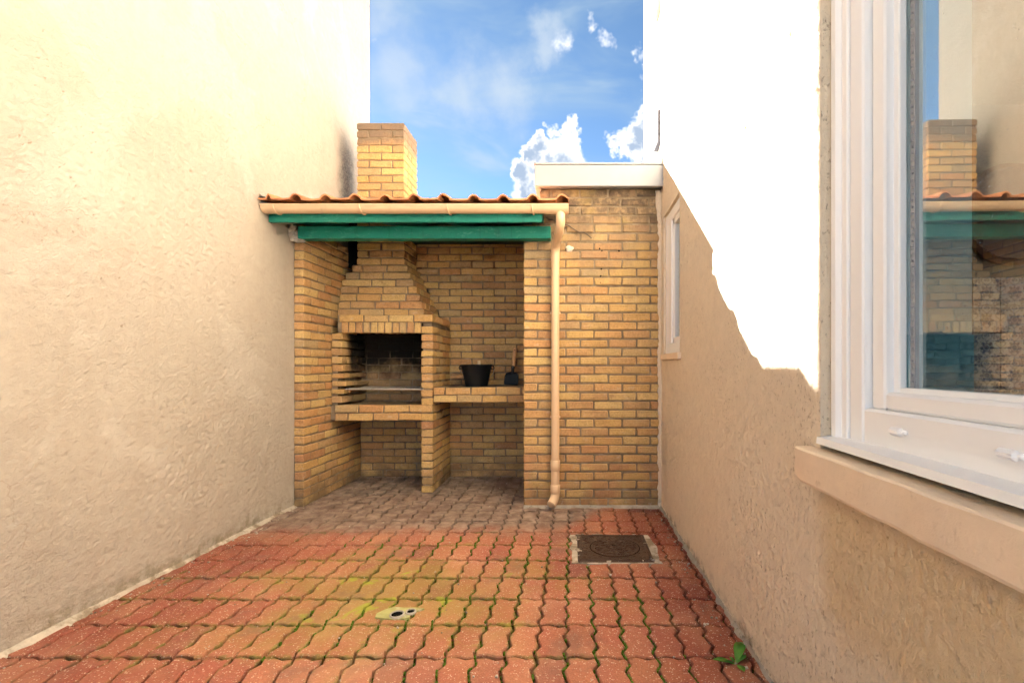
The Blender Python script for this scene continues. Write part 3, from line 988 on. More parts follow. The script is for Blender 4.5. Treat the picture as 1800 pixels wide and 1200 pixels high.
# curb of old render swelling around the small window and the pier
inhouse(rb.obj('wall', M['right'], smooth=True))
fb = MB()
sheet(fb, XR + 0.018, YP + 0.01, 4.72, 0.0, HRIGHT, 0.05, 0.05, 0.002, -1, 41)
fb.add([(XR + .018, 4.72, 0), (6, 4.72, 0), (6, 4.72, HRIGHT), (XR + .018, 4.72, HRIGHT)], [(0, 3, 2, 1)])
fb.add([(XR, YP + .012, 2.4), (XR + 0.03, YP + .012, 2.4), (XR + 0.03, YP + .012, HRIGHT), (XR, YP + .012, HRIGHT)], [(0, 3, 2, 1)])
inhouse(fb.obj('rear_wall', M['far'], smooth=True))

# big window
wf = MB()
wf.box(0.707, 0.80, 1.288, 1.328, 0.885, 2.30, 0.010)        # cove
wf.box(0.719, 0.80, 1.262, 1.291, 0.890, 2.30, 0.004)
wf.box(0.724, 0.80, 1.203, 1.260, 0.892, 2.30, 0.005)
wf.box(0.724, 0.80, WY0 + .002, WY0 + 0.12, 0.89, 2.30, 0.005)
wf.box(0.727, 0.80, WY0 + 0.11, 1.206, 0.884, 0.984, 0.006)    # bottom rail
wf.box(0.727, 0.80, WY0 + 0.11, 1.206, 2.20, 2.299, 0.006)
win = inhouse(wf.obj('window', M['white']))
tag(win, label='large white plastic window with weep caps and reflecting glass')
sb = MB()
sb.box(0.744, 0.80, 1.150, 1.199, 0.9845, 2.20, 0.005)
sb.box(0.744, 0.80, 0.19, 0.24, 0.9845, 2.20, 0.005)
sb.box(0.744, 0.80, 0.24, 1.15, 0.9845, 1.026, 0.007)
sb.box(0.744, 0.80, 0.24, 1.15, 2.15, 2.20, 0.007)
sash = sb.obj('sash', M['white'], win)
bb = MB()
bb.box(0.766, 0.785, 1.131, 1.153, 1.022, 2.16, 0.003)
bb.box(0.766, 0.785, 0.24, 1.131, 1.022, 1.038, 0.003)
bb.obj('glazing_bead', M['white'], win)
gk = MB()
gk.box(0.789, 0.800, 1.112, 1.128, 1.036, 2.15, 0.001)
for i in range(70):
    gk.box(0.7865, 0.789, 1.118, 1.1225, 1.05 + i * .0155, 1.0555 + i * .0155)
gk.obj('spacer', M['bush'], win)
TILT = R(-0.75)
pane = MB().box(-0.002, 0.002, -0.47, 0.47, -0.58, 0.58)
po = pane.obj('pane', M['glass'], win)
po.location = (0.7865, 0.668, 1.603)
po.rotation_euler = (0, 0, TILT)
for yy in (1.075, 0.80):
    wc = MB()
    wc.box(0.713, 0.729, yy - 0.021, yy + 0.021, 0.934, 0.952, 0.006)
    wc.box(0.718, 0.729, yy - 0.030, yy - 0.016, 0.937, 0.949, 0.004)
    wc.obj('weep_cap', M['white'], win)
ws = MB()
ws.add([(0.670, 0.03, 0.877), (0.83, 0.03, 0.888), (0.83, 1.326, 0.888), (0.670, 1.326, 0.877),
        (0.672, 0.03, 0.895), (0.83, 0.03, 0.9075), (0.83, 1.326, 0.9075), (0.672, 1.326, 0.895)],
       [(0, 3, 2, 1), (4, 5, 6, 7), (0, 1, 5, 4), (1, 2, 6, 5), (2, 3, 7, 6), (3, 0, 4, 7)])
ws.obj('outer_sill', M['white'], win)
sl = MB()
n = 46
for i in range(n + 1):
    y = -0.05 + (1.375 + 0.05) * i / n
    w1 = 0.0022 * noise.noise(Vector((y * 9, 1, 2)))
    w2 = 0.0026 * noise.noise(Vector((y * 13, 4, 2)))
    ch = 0.004
    edge = 0.0 if i < n else 0.012
    sl.v += [(0.81, y, 0.768), (0.637 + w1, y, 0.768 + w2 + edge), (0.634 + w1, y, 0.775 + w2 + edge), (0.634 + w2, y, 0.856 + w1),
             (0.638 + w2, y, 0.8605 + w1), (0.81, y, 0.864)]
for i in range(n):
    for k in range(5):
        q = i * 6 + k
        sl.f.append((q, q + 6, q + 7, q + 1))
sl.f += [tuple(range(6)), tuple(reversed(range(n * 6, n * 6 + 6)))]
inhouse(sl.obj('sill', M['sill']))

# small window near the brick shed
sw = MB()
sw.box(0.700, 0.745, SY0 + .002, SY0 + .075, SZ0 + .01, SZ1 - .002, 0.004)
sw.box(0.699, 0.745, SY1 - .20, SY1 - .13, SZ0 + .081, SZ1 - .078, 0.004)
sw.box(0.703, 0.745, SY1 - .13, SY1 - .07, SZ0 + .081, SZ1 - .078, 0.004)
sw.box(0.700, 0.745, SY1 - .075, SY1 - .002, SZ0 + .01, SZ1 - .002, 0.004)
sw.box(0.701, 0.745, SY0 + .07, SY1 - .07, SZ1 - .077, SZ1 - .003, 0.004)
sw.box(0.701, 0.745, SY0 + .07, SY1 - .07, SZ0 + .01, SZ0 + .08, 0.004)
win2 = inhouse(sw.obj('window', M['white']))
tag(win2, label='narrow white window beside the brick shed wall')
s2 = MB()
s2.box(0.712, 0.745, SY0 + .075, SY0 + .12, SZ0 + .08, SZ1 - .077, 0.003)
s2.box(0.712, 0.745, SY1 - .25, SY1 - .202, SZ0 + .08, SZ1 - .077, 0.003)
s2.box(0.712, 0.745, SY0 + .12, SY1 - .12, SZ1 - .12, SZ1 - .077, 0.003)
s2.box(0.712, 0.745, SY0 + .12, SY1 - .12, SZ0 + .08, SZ0 + .12, 0.003)
s2.obj('sash', M['white'], win2)
MB().box(0.728, 0.732, SY0 + .12, SY1 - .12, SZ0 + .12, SZ1 - .12).obj('pane', M['glass'], win2)
MB().box(0.7385, 0.745, SY0 + .1, SY1 - .1, SZ0 + .1, SZ1 - .1).obj('blind', M['plaster'], win2)
inhouse(MB().box(0.662, 0.74, SY0 - .03, SY1 + .02, SZ0 - .035, SZ0 + .008, 0.004).obj('sill', M['sill']))

# upper sill and vent on the rear part of the wall
inhouse(MB().box(0.640, 0.72, 3.745, 4.02, 3.94, 4.05, 0.006).obj('upper_sill', M['sill']))
vt = MB()
vt.box(0.670, 0.72, 3.62 + .14, 3.62 + .36, 2.84, 3.08, 0.004)
vent = inhouse(vt.obj('vent', M['ventgrey']))
for i in range(7):
    MB().box(0.665, 0.673, 3.785, 3.955, 2.86 + i * .03, 2.880 + i * .03, 0.002).obj('louvre', M['ventgrey'], vent)
# torn render lip where the shed coping meets the wall
tb = MB()
tb.tube([(0.690, 3.63, 2.60), (0.688, 3.64, 2.63), (0.693, 3.66, 2.67), (0.70, 3.67, 2.70)], [0.030, 0.022, 0.016, 0.006], 8)
inhouse(tb.obj('flashing', M['cement'], smooth=True))

# room behind the big window
rx0, rx1, ry0, ry1, rz0, rz1 = 0.985, 4.2, -0.8, 2.62, 0.0, 2.5
rm = MB()
rm.box(rx0, rx1, ry0, ry1, rz0, rz1)
rm.f = [tuple(reversed(f)) for f in rm.f if True]
fl = rm.f[5]
rm.f = [f for k, f in enumerate(rm.f[:5]) if k != 3]  # unseen far side left out so that daylight brightens the room
# the side towards the window is built round the opening below
for (a, b_, c, d) in ((ry0, WY0 - .12, rz0, rz1), (WY1 - .14, ry1, rz0, rz1), (WY0 - .12, WY1 - .14, rz0, 0.93), (WY0 - .12, WY1 - .14, 2.2, rz1)):
    rm.add([(rx0, a, c), (rx0, b_, c), (rx0, b_, d), (rx0, a, d)], [(0, 1, 2, 3)])
room = inhouse(rm.obj('room', M['plaster']))
jb = MB()
jb.add([(0.80, WY1 - .14, 0.93), (rx0, WY1 - .14, 0.93), (rx0, WY1 - .14, 2.2), (0.80, WY1 - .14, 2.2)], [(0, 1, 2, 3)])
jb.add([(0.80, WY0 - .12, 0.93), (rx0, WY0 - .12, 0.93), (rx0, WY0 - .12, 2.2), (0.80, WY0 - .12, 2.2)], [(0, 3, 2, 1)])
jb.add([(0.80, WY0 - .12, 2.2), (rx0, WY0 - .12, 2.2), (rx0, WY1 - .14, 2.2), (0.80, WY1 - .14, 2.2)], [(0, 3, 2, 1)])
jb.add([(0.80, WY0 - .12, 0.93), (rx0, WY0 - .12, 0.93), (rx0, WY1 - .14, 0.93), (0.80, WY1 - .14, 0.93)], [(0, 1, 2, 3)])
inhouse(jb.obj('window_reveal', M['teal']))
inhouse(MB().box(0.81, rx0 - .001, WY1 - .147, WY1 - .1405, 0.932, 1.165).obj('reveal_tile', M['tealdeep']))
TS = 0.15
tme = MB().box(-TS / 2 + .0012, TS / 2 - .0012, -0.004, 0.004, -TS / 2 + .0012, TS / 2 - .0012, 0.0012).mesh('wall_tile', M['azulejo'])
for i in range(9):
    for j in range(8):
        o = link('wall_tile', tme, room)
        o.matrix_parent_inverse = Matrix.Identity(4)
        o.location = (2.24 - 0.15 + i * TS, ry1 - 0.006, 1.565 - TS / 2 - j * TS)
rd = MB()
rd.lathe([(0.0, 0.0), (0.26, 0.0), (0.275, 0.01), (0.275, 0.025), (0.25, 0.035), (0.24, 0.03), (0.0, 0.03)], 0, 0, 48)
ro = rd.obj('round_wood_panel', M['boardwood'], room)
ro.rotation_euler = (R(90), 0, 0)
ro.location = (2.36, ry1 - 0.004, 1.90)

# ------------------------------------------------------------------ brick shed (right)
shed = empty('brick_shed', 'weathered buff brick shed wall with white coping at the right rear', 'shed', (0.2, YP, 0))


def under(o, p):
    o.parent = p
    o.matrix_parent_inverse = Matrix.Translation(p.location).inverted()
    return o


SX0, SX1 = -0.37, XR + 0.004
SXU = -0.245
core = MB()
core.box(SX0 + .006, SX1, YP + .0070, YB + 0.6, 0, 2.15)
core.box(SXU + .006, SX1 - .001, YP + .0068, YB + 0.59, 2.15, 2.448)
core.box(SX0 + .0065, SXU + .012, 4.45, YB + .2, 2.149, 2.525)
wallpart = under(core.obj('front_wall', M['mortar']), shed)
brng = random.Random(5)
for i in range(36):
    z = i * COURSE + COURSE / 2
    x0 = SX0 if z < 2.16 else SXU
    off = (MOD, MOD / 2)[i % 2]
    if i % 2:
        iv = run(x0, SX1, 0.107 if x0 == SX0 else 0.09, mini=0.04)
    else:
        iv = run(x0, SX1, MOD if x0 == SX0 else 0.19, mini=0.04)
    for (a, b_) in iv:
        o = brick(wallpart, (a + b_) / 2, YP + 0.049 + brng.uniform(-.002, .002), z, b_ - a, BD, BH, M['brick_shed'])
sj = MB()
for i in range(32):
    z = i * COURSE + COURSE / 2
    for (a, b_) in run(YP + (0.11 if i % 2 == 0 else 0.217), YB, 0.105 * (i % 2)):
        brick(None, SX0 + 0.049, (a + b_) / 2, z, BD, b_ - a, BH, M['brick_shed'], join=sj)
tag(sj.obj('side_bricks', M['brick_shed'], wallpart), kind='stuff')
cp = MB()
cp.box(-0.277, XR + 0.008, 3.622, 3.665, 2.432, 2.592, 0.003)
cp.box(-0.2765, -0.235, 3.667, 5.3, 2.430, 2.592, 0.003)
cpo = under(cp.obj('coping', M['coping']), shed)
lp = MB()
lp.box(-0.284, XR + 0.0075, 3.615, 3.672, 2.594, 2.606, 0.002)
lp.box(-0.2835, -0.230, 3.674, 5.3, 2.594, 2.606, 0.002)
under(lp.obj('coping_lip', M['lip']), shed)
under(MB().box(-0.23, XR + .007, 3.67, 5.3, 2.45, 2.595).obj('flat_roof', M['lip']), shed)
# smear of white plaster and a few plug holes on the wall
ch = MB()
pts = []
for k in range(16):
    a = 2 * math.pi * k / 16
    rr = 0.026 * (1 + 0.12 * math.sin(3 * a + 1) + 0.10 * math.sin(5 * a))
    pts.append((rr * math.cos(a) * 1.15, rr * math.sin(a)))
vs = [(-0.018 + p[0], YP - 0.004, 1.985 + p[1]) for p in pts] + [(-0.018 + p[0] * .6, YP - 0.009, 1.985 + p[1] * .6) for p in pts] + \
     [(-0.018 + p[0], YP + 0.01, 1.985 + p[1]) for p in pts]
fs = [tuple(reversed(range(16, 32)))] + [(k, 16 + k, 16 + (k + 1) % 16, (k + 1) % 16) for k in range(16)] + [(k, (k + 1) % 16, 32 + (k + 1) % 16, 32 + k) for k in range(16)]
ch.add(vs, fs)
under(ch.obj('plaster_patch', M['chip'], smooth=True), shed)
for (px, py) in ((1056, 497), (1056, 485), (1057, 473), (1058, 441), (1054, 437), (1088, 441), (991, 400)):
    x, z = (px - 1005) / 228.5, EYE + (642 - py) / 228.5
    hb = MB().tube([(x, YP - 0.0035, z), (x, YP + 0.01, z)], 0.006 if px != 991 else 0.013, 9)
    under(hb.obj('plug_hole', M['dark']), shed)
rl = MB()
rgl = random.Random(77)
nl = 120
for i in range(nl + 1):
    z = 2.43 * i / nl
    wd = 0.012 + 0.016 * (0.5 + 0.5 * noise.noise(Vector((3, z * 4, 1)))) + 0.012 * noise.noise(Vector((8, z * 23, 5))) + rgl.uniform(0, .005)
    if z > 2.1: wd += 0.02 * (z - 2.1) / 0.3
    rl.v += [(XR + .02, YP - .012 - .006 * rgl.random(), z), (XR - wd * .55, YP - .012 - .006 * rgl.random(), z), (XR - wd, YP - .002, z), (XR - wd, YP + .012, z)]
for i in range(nl):
    for k in range(3):
        q = i * 4 + k
        rl.f.append((q, q + 4, q + 5, q + 1))
inhouse(rl.obj('render_lip', M['right'], smooth=True))
# loose cable creeping over the wall from the gutter
cb = MB()
cpts = []
for (px, py) in ((958, 381), (968, 386), (985, 391), (1000, 396), (1010, 403), (1018, 408), (1026, 408), (1034, 413), (1040, 418)):
    cpts.append(((px - 1005) / 229.5, YP - 0.009, EYE + (642 - py) / 229.5))
cb.tube(cpts, 0.0032, 6)
tag(cb.obj('cable', M['cable'], smooth=True), 'thin dark loose cable sagging across the brick wall behind the downpipe', 'cable')

# ------------------------------------------------------------------ left brick side wall
swl = empty('brick_side_wall', 'low buff brick side wall against the cream house, left of the barbecue', 'wall', (-2.1, YP, 0))
XI = -2.062
cw = MB().box(XL + 0.0, XI - 0.0065, YP + 0.008, YB + .1, 0, 2.17)
cwp = under(cw.obj('core', M['mortar']), swl)
for i in range(32):
    z = i * COURSE + COURSE / 2
    for (a, b_) in run(YP, YB - 0.003, (0.0, 0.11)[i % 2]):
        brick(cwp, (XL + XI) / 2 + .002, (a + b_) / 2, z, XI - XL - .004, b_ - a, BH, M['brick'])

# ------------------------------------------------------------------ back brick wall
bwl = empty('back_brick_wall', 'buff brick back wall in the shade under the canopy', 'wall', (-1.2, YB, 0))
bwc = under(MB().box(XL + .001, SX0 + .003, YB + .0068, YB + .21, -0.07, 2.535).obj('core', M['mortar']), bwl)
for i in range(36):
    z = i * COURSE + COURSE / 2
    for (a, b_) in run(XI, SX0 + .002, (0.0, 0.11)[i % 2]):
        if (b_ < -1.29 and 0.72 < z < 1.5) or (b_ < -1.5 and z >= 1.5):
            continue
        brick(bwc, (a + b_) / 2, YB + 0.049, z, b_ - a, BD, BH, M['brick'])

# ------------------------------------------------------------------ barbecue
bbq = empty('barbecue', 'built-in buff brick barbecue with hearth, stepped hood and chimney', 'barbecue', (-1.6, 4.13, 0))
MBQ, MMO = M['brick_bbq'], M['mortar_bbq']
YF = 4.13
PX_0, PX_1 = -1.286, -1.187
# partition that carries the hearth, the shelf and the hood
pc = MB()
pc.box(PX_0 + .016, PX_1 - .006, YF + .009, YB, 0, 1.452)
part = under(pc.obj('partition', MMO), bbq)
notch = {13, 14, 17}
for i in range(21):
    z = i * COURSE + COURSE / 2
    for (a, b_) in run(YF, YB - .001, (0.0, 0.11)[i % 2]):
        brick(part, (PX_0 + PX_1) / 2, (a + b_) / 2, z, PX_1 - PX_0, b_ - a, BH - (0.008 if i in notch else 0), MBQ, jx=0.003)
# hearth slab
hc = MB()
hc.box(XI, PX_0 + .004, YF + .007, YB, 0.624, 0.744)
hearth = under(hc.obj('hearth', MMO), bbq)
HZ = 0.616
for (a, b_) in run(XI + .04, PX_0 - .002, 0.11):
    brick(hearth, (a + b_) / 2, YF + .045, HZ + .034, b_ - a, BD, BH + .004, MBQ)
for (a, b_) in run(XI + .04, PX_1 - .004, 0.20):
    brick(hearth, (a + b_) / 2, YF + .043, HZ + .034 + .070, b_ - a, BD, BH + .004, MBQ)
# shelf slab
sc_ = MB()
sc_.box(PX_1, SX0 - .001, YF + .02, YB, 0.772, 0.902)
shelf = under(sc_.obj('shelf', MMO), bbq)
for k, (zc, off) in enumerate(((0.803, 0.20), (0.871, 0.10))):
    for (a, b_) in run(PX_1 + .003, SX0 - .003, off):
        brick(shelf, (a + b_) / 2, YF + .057, zc, b_ - a, BD, BH + .004, MBQ)
# fire opening: lining left and back
FXL = -1.972
fc = MB()
fc.box(XI + .001, FXL - .040, YF + .030, YB - .1, 0.745, 1.37)
fc.box(XI + .002, PX_0 + .001, 4.632, YB - .001, 0.745, 1.52)
fire = under(fc.obj('firebox', MMO), bbq)
for i in range(9):
    z = 0.762 + i * COURSE + COURSE / 2
    ext = {1: 0.018, 2: 0.035, 3: 0.012}.get(i, 0.0)
    for (a, b_) in run(YF + .018, 4.622, (0.0, 0.11)[i % 2]):
        brick(fire, (XI + FXL + ext) / 2, (a + b_) / 2, z, FXL - XI + ext, b_ - a, BH - (0.016 if ext else 0), MBQ, jx=0.004)
for i in range(11):
    z = 0.752 + i * COURSE + COURSE / 2
    for (a, b_) in run(FXL + .012, PX_0 - .002, (0.0, 0.11)[i % 2]):
        brick(fire, (a + b_) / 2, 4.625 + .049, z, b_ - a, BD, BH, MBQ)
# lintel
lc = MB()
lc.box(FXL - .03, PX_0 + .003, YF + .007, YF + .095, 1.372, 1.456)
lc.box(FXL - .03, PX_1 - .008, YF + .007, YB - .002, 1.457, 1.520)
lin = under(lc.obj('lintel', MMO), bbq)
nS = 11
for k in range(nS):
    a = FXL + .0 + (PX_0 - FXL) * k / nS
    wd = (PX_0 - FXL) / nS
    brick(lin, a + wd / 2, YF + .047, 1.412, wd - .011, BD, 0.090, MBQ)
for (a, b_) in run(FXL - .012, PX_1, 0.207, mod=0.213):
    brick(lin, (a + b_) / 2, YF + .047, 1.490, b_ - a, BD, BH + .002, MBQ)
for (a, b_) in run(YF + .105, YB - .002, 0.2):
    brick(lin, PX_1 - .049, (a + b_) / 2, 1.490, BD, b_ - a, BH + .002, MBQ)
# stepped hood
hd = MB()
hoodb = []
CXL, CXR, CYF = -1.947, -1.520, 4.385
xr = [-1.302, -1.322, -1.349, -1.382, -1.418, -1.449, -1.480]
xl = [XI + .002] * 5 + [XI + .03, -1.985]
for i in range(7):
    z0 = 1.526 + i * COURSE
    yf = 4.255 + 0.018 * i
    hd.box(xl[i] + .007, xr[i] - .007, yf + .007, yf + .11, z0 - .006, z0 + COURSE - .0065)
    hd.box(xr[i] - .10, xr[i] - .0075, yf + .05, YB - .001, z0 - .0055, z0 + COURSE - .006)
    for (a, b_) in run(xl[i], xr[i], (0.19, 0.10, 0.15, 0.16, 0.05, 0.12, 0.10)[i], mini=0.05):
        hoodb.append(((a + b_) / 2, yf + .049, z0 + BH / 2, b_ - a, BD, BH))
    for (a, b_) in run(yf + .104, YB - .002, (0.0, 0.11)[i % 2]):
        hoodb.append((xr[i] - .049, (a + b_) / 2, z0 + BH / 2, BD, b_ - a, BH))
hood = under(hd.obj('hood', MMO), bbq)
for h in hoodb:
    brick(hood, *h, MBQ)
# chimney
NC = 19
z0c = 1.526 + 7 * COURSE
ZT = z0c + NC * COURSE
cc = MB()
cc.box(CXL + .007, CXR - .007, CYF + .007, YB + .02, z0c - .007, ZT - .10)
for (a, b_, c, d) in ((CXL + .0072, CXR - .0072, CYF + .0072, CYF + .10), (CXL + .0072, CXR - .0072, YB - .07, YB + .019),
                      (CXL + .0075, CXL + .10, CYF + .09, YB - .06), (CXR - .10, CXR - .0075, CYF + .09, YB - .06)):
    cc.box(a, b_, c, d, ZT - .11, ZT - .006)
chim = under(cc.obj('chimney', MMO), bbq)
cj = MB()
YC1 = YB + .027
for i in range(NC):
    z = z0c + i * COURSE + BH / 2
    fl_ = i % 2 == 0
    front = [(CXL, CXR - .2165), (CXR - .2045, CXR)] if fl_ else [(CXL, CXL + .101), (CXL + .113, CXR - .113), (CXR - .101, CXR)]
    for (a, b_) in front:
        brick(chim, (a + b_) / 2, CYF + .049, z, b_ - a, BD, BH, MBQ)
    for (a, b_) in run(CYF + .110, YC1, 0.0 if fl_ else 0.105, mini=.06):
        brick(chim, CXR - .049, (a + b_) / 2, z, BD, b_ - a, BH, MBQ)
        brick(None, CXL + .049, (a + b_) / 2, z, BD, b_ - a, BH, MBQ, join=cj)
    brick(None, (CXL + CXR) / 2, YC1 - .049, z, CXR - CXL - .22, BD, BH, MBQ, join=cj)
tag(cj.obj('rear_bricks', MBQ, chim), kind='stuff')

under(MB().box(XI + .001, CXL + .02, 4.46, 4.47, 1.99, 2.44).obj('soot_panel', M['dark']), bbq)  # black sheet added in the gap to stand in for its shade

# grill grate
gr = MB()
GZ = 0.884
gx0, gx1, gy0, gy1 = -1.955, -1.268, 4.17, 4.56
grate = empty('grill_grate', 'thin steel grill grate resting across the fire opening', 'grate', (-1.6, 4.3, GZ))
for yy in (gy0, gy1, (gy0 + gy1) / 2):
    gr.tube([(gx0, yy, GZ), (gx1, yy, GZ)], 0.0042, 8)
under(gr.obj('frame', M['steel']), grate)
for k in range(34):
    x = gx0 + .012 + (gx1 - gx0 - .024) * k / 33
    under(MB().tube([(x, gy0 - .006, GZ + .006), (x, gy1 + .006, GZ + .006)], 0.0028, 6).obj('bar', M['steel']), grate)

# ------------------------------------------------------------------ canopy roof
can = empty('canopy_roof', 'small lean-to canopy with green beams and terracotta pantiles', 'canopy', (-1.2, 3.6, 2.04))
under(MB().box(XL + 0.085, -0.158, 3.622, 3.712, 2.040, 2.133, 0.004).obj('beam', M['green']), can)
under(MB().box(XL + 0.004, -0.208, 3.405, 3.43, 2.098, 2.192, 0.003).obj('fascia', M['green']), can)
under(MB().box(XL + 0.006, SX0 - .003, 4.60, YB - .003, 2.272, 2.375, 0.003).obj('wall_plate', M['deck']), can)
RS = 0.20


def rz(y):
    return 2.212 + RS * (y - 3.30)


for px in (-2.085, -1.43, -0.93, -0.245):
    b = MB()
    x0, x1 = px - .03, px + .03
    b.add([(x0, 3.431, rz(3.43) - .115), (x1, 3.431, rz(3.43) - .115), (x1, 4.725, rz(4.725) - .115), (x0, 4.725, rz(4.725) - .115),
           (x0, 3.431, rz(3.43) - .036), (x1, 3.431, rz(3.43) - .036), (x1, 4.725, rz(4.725) - .036), (x0, 4.725, rz(4.725) - .036)],
          [(0, 3, 2, 1), (4, 5, 6, 7), (0, 1, 5, 4), (1, 2, 6, 5), (2, 3, 7, 6), (3, 0, 4, 7)])
    if px > -0.3:
        b.v = [(x, min(y, YP - .004), z if y < YP else z - RS * (y - YP)) for x, y, z in b.v]
    under(b.obj('rafter', M['green']), can)
nb = 9
for k in range(nb):
    y0 = 3.436 + (4.733 - 3.436) * k / nb
    y1 = 3.436 + (4.733 - 3.436) * (k + 1) / nb - .003
    b = MB()
    for y in (y0, y1):
        for x in (XL + .002, -0.249 if y1 > YP else -.035):
            b.v += [(x, y, rz(y) - .034), (x, y, rz(y) - .018)]
    b.f = [(0, 4, 6, 2), (1, 3, 7, 5), (0, 2, 3, 1), (4, 5, 7, 6), (0, 1, 5, 4), (2, 6, 7, 3)]
    under(b.obj('deck_board', M['deck']), can)
# pantiles: flat pan and one roll
TWD, TLEN = 0.2025, 0.36


def tile_mesh():
    prof = []                       # (x, z) across, the roll ends at the right
    for k in range(7):
        u = k / 6
        prof.append((u * 0.125, 0.003 * (1 - math.sin(math.pi * u)) - 0.001))
    for k in range(1, 11):
        u = k / 10
        prof.append((0.125 + 0.086 * u, 0.001 + 0.031 * math.sin(math.pi * min(u, .93) ** 0.9)))
    th = 0.011
    b = MB()
    ny = 4
    for j in range(ny):
        y = TLEN * j / (ny - 1)
        lift = 0.016 * (1 - j / (ny - 1)) + .001
        for (x, z) in prof:
            b.v.append((x, y, z + lift + RS * y))
        for (x, z) in prof:
            b.v.append((x, y, z + lift - th + RS * y))
    n = len(prof)
    for j in range(ny - 1):
        for k in range(n - 1):
            q = j * 2 * n + k
            b.f.append((q, q + 1, q + 2 * n + 1, q + 2 * n))
            q += n
            b.f.append((q, q + 2 * n, q + 2 * n + 1, q + 1))
        q = j * 2 * n
        b.f.append((q, q + 2 * n, q + 3 * n, q + n))
        q += n - 1
        b.f.append((q, q + n, q + 3 * n, q + 2 * n))
    for k in range(n - 1):
        b.f.append((k, n + k, n + k + 1, k + 1))
        q = (ny - 1) * 2 * n + k
        b.f.append((q, q + 1, q + n + 1, q + n))
    return b.mesh('roof_tile', M['tile'])


tlm = tile_mesh()
for r in range(5):
    y = 3.302 + r * 0.305
    for c in range(11):
        x = -0.022 - (c + 1) * TWD - .006
        if r > 1 and c == 0:
            continue
        if r >= 3 and x + .1 > CXL - .09 and x + .1 < CXR + .09:
            continue
        o = link('roof_tile', tlm)
        sc_x = 1.0
        if x < XL + .003:
            sc_x = (x + TWD - XL - .004) / TWD
            x = XL + .004
        o.location = (x + random.uniform(-.002, .002), y + random.uniform(-.006, .006), rz(y) + 0.0035 * r + random.uniform(-.002, .002))
        o.scale = (sc_x, 1, 1)
        o.rotation_euler = (random.uniform(-.006, .006), random.uniform(-.012, .012), random.uniform(-.008, .008))
        under(o, can)
mm = MB()
for i in range(26):
    y = 3.31 + i * 0.014
    rr = 0.018 + 0.012 * noise.noise(Vector((i * .7, 3, 9)))
    mm.v += [(XL - .01, y, rz(y) + .050 + rr * .5), (XL + rr, y, rz(y) + .035), (XL + .045 + rr, y, rz(y) + .016)]
for i in range(25):
    for k in range(2):
        q = i * 3 + k
        mm.f.append((q, q + 1, q + 4, q + 3))
under(mm.obj('mortar_fillet', M['cement'], smooth=True), can)
# crumbling mortar round the beam end
me_ = MB()
rg = random.Random(8)
for k in range(26):
    s_ = rg.uniform(.008, .024)
    c = (XL + rg.uniform(.012, .098), rg.uniform(3.64, 3.70), rg.uniform(2.03, 2.13))
    me_.box(c[0] - s_, c[0] + s_, c[1] - s_, c[1] + s_, c[2] - s_, c[2] + s_, s_ * .35, s_ * .4, rg)
under(me_.obj('mortar_lump', M['cement']), can)

# ------------------------------------------------------------------ gutter and downpipe
gut = empty('rain_gutter', 'sand coloured plastic half-round gutter with its downpipe', 'gutter', (-1.1, 3.36, 2.15))
GY, GZc, GR = 3.357, 2.192, 0.049


def gutter_mesh(x0, x1, r, th, name, closed_left=False, closed_right=False):
    b = MB()
    n = 18
    ring = []
    for k in range(n + 1):
        a = math.pi * k / n
        ring.append((GY - r * math.cos(a), GZc - r * math.sin(a)))
    inner = [(GY - (r - th) * math.cos(math.pi * k / n), GZc - (r - th) * math.sin(math.pi * k / n)) for k in range(n + 1)]
    lipo = [(GY - r - .005, GZc - .007), (GY - r - .006, GZc + .001), (GY - r - .001, GZc + .004)]
    prof = list(reversed(inner)) + list(reversed(lipo)) + ring
    m = len(prof)
    for x in (x0, x1):
        b.v += [(x, y, z) for y, z in prof]
    for k in range(m - 1):
        b.f.append((k, k + 1, m + k + 1, m + k))
    for x, fl2 in ((x0, closed_left), (x1, closed_right)):
        if fl2:
            o = len(b.v)
            b.v += [(x, y, z) for y, z in ring]
            b.f.append(tuple(range(o, o + n + 1)))
    return under(b.obj(name, M['pvc']), gut)


gutter_mesh(XL + .006, -0.170, GR, 0.003, 'trough', closed_left=True)
gutter_mesh(-0.19, -0.022, GR + .0035, 0.004, 'outlet_sleeve', closed_right=True)
for bx in (-2.045, -1.455, -0.855, -0.275):
    b = MB()
    pts = []
    for k in range(13):
        a = math.pi * k / 12
        pts.append((bx + 0.012 * math.sin(a * .5), GY - (GR + .006) * math.cos(a), GZc + .002 - (GR + .007) * math.sin(a)))
    b.tube(pts, 0.0045, 6)
    b.box(bx - .008, bx + .008, GY + GR - .003, 3.404, GZc - .02, GZc + .004)
    under(b.obj('bracket', M['pvc'], smooth=False), gut)
DX, DY, DR = -0.124, YP - 0.062, 0.0305


def arc(p0, p1, p2, n=7):
    p0, p1, p2 = Vector(p0), Vector(p1), Vector(p2)
    return [p0 * (1 - u) ** 2 + p1 * 2 * u * (1 - u) + p2 * u * u for u in [k / n for k in range(n + 1)]]


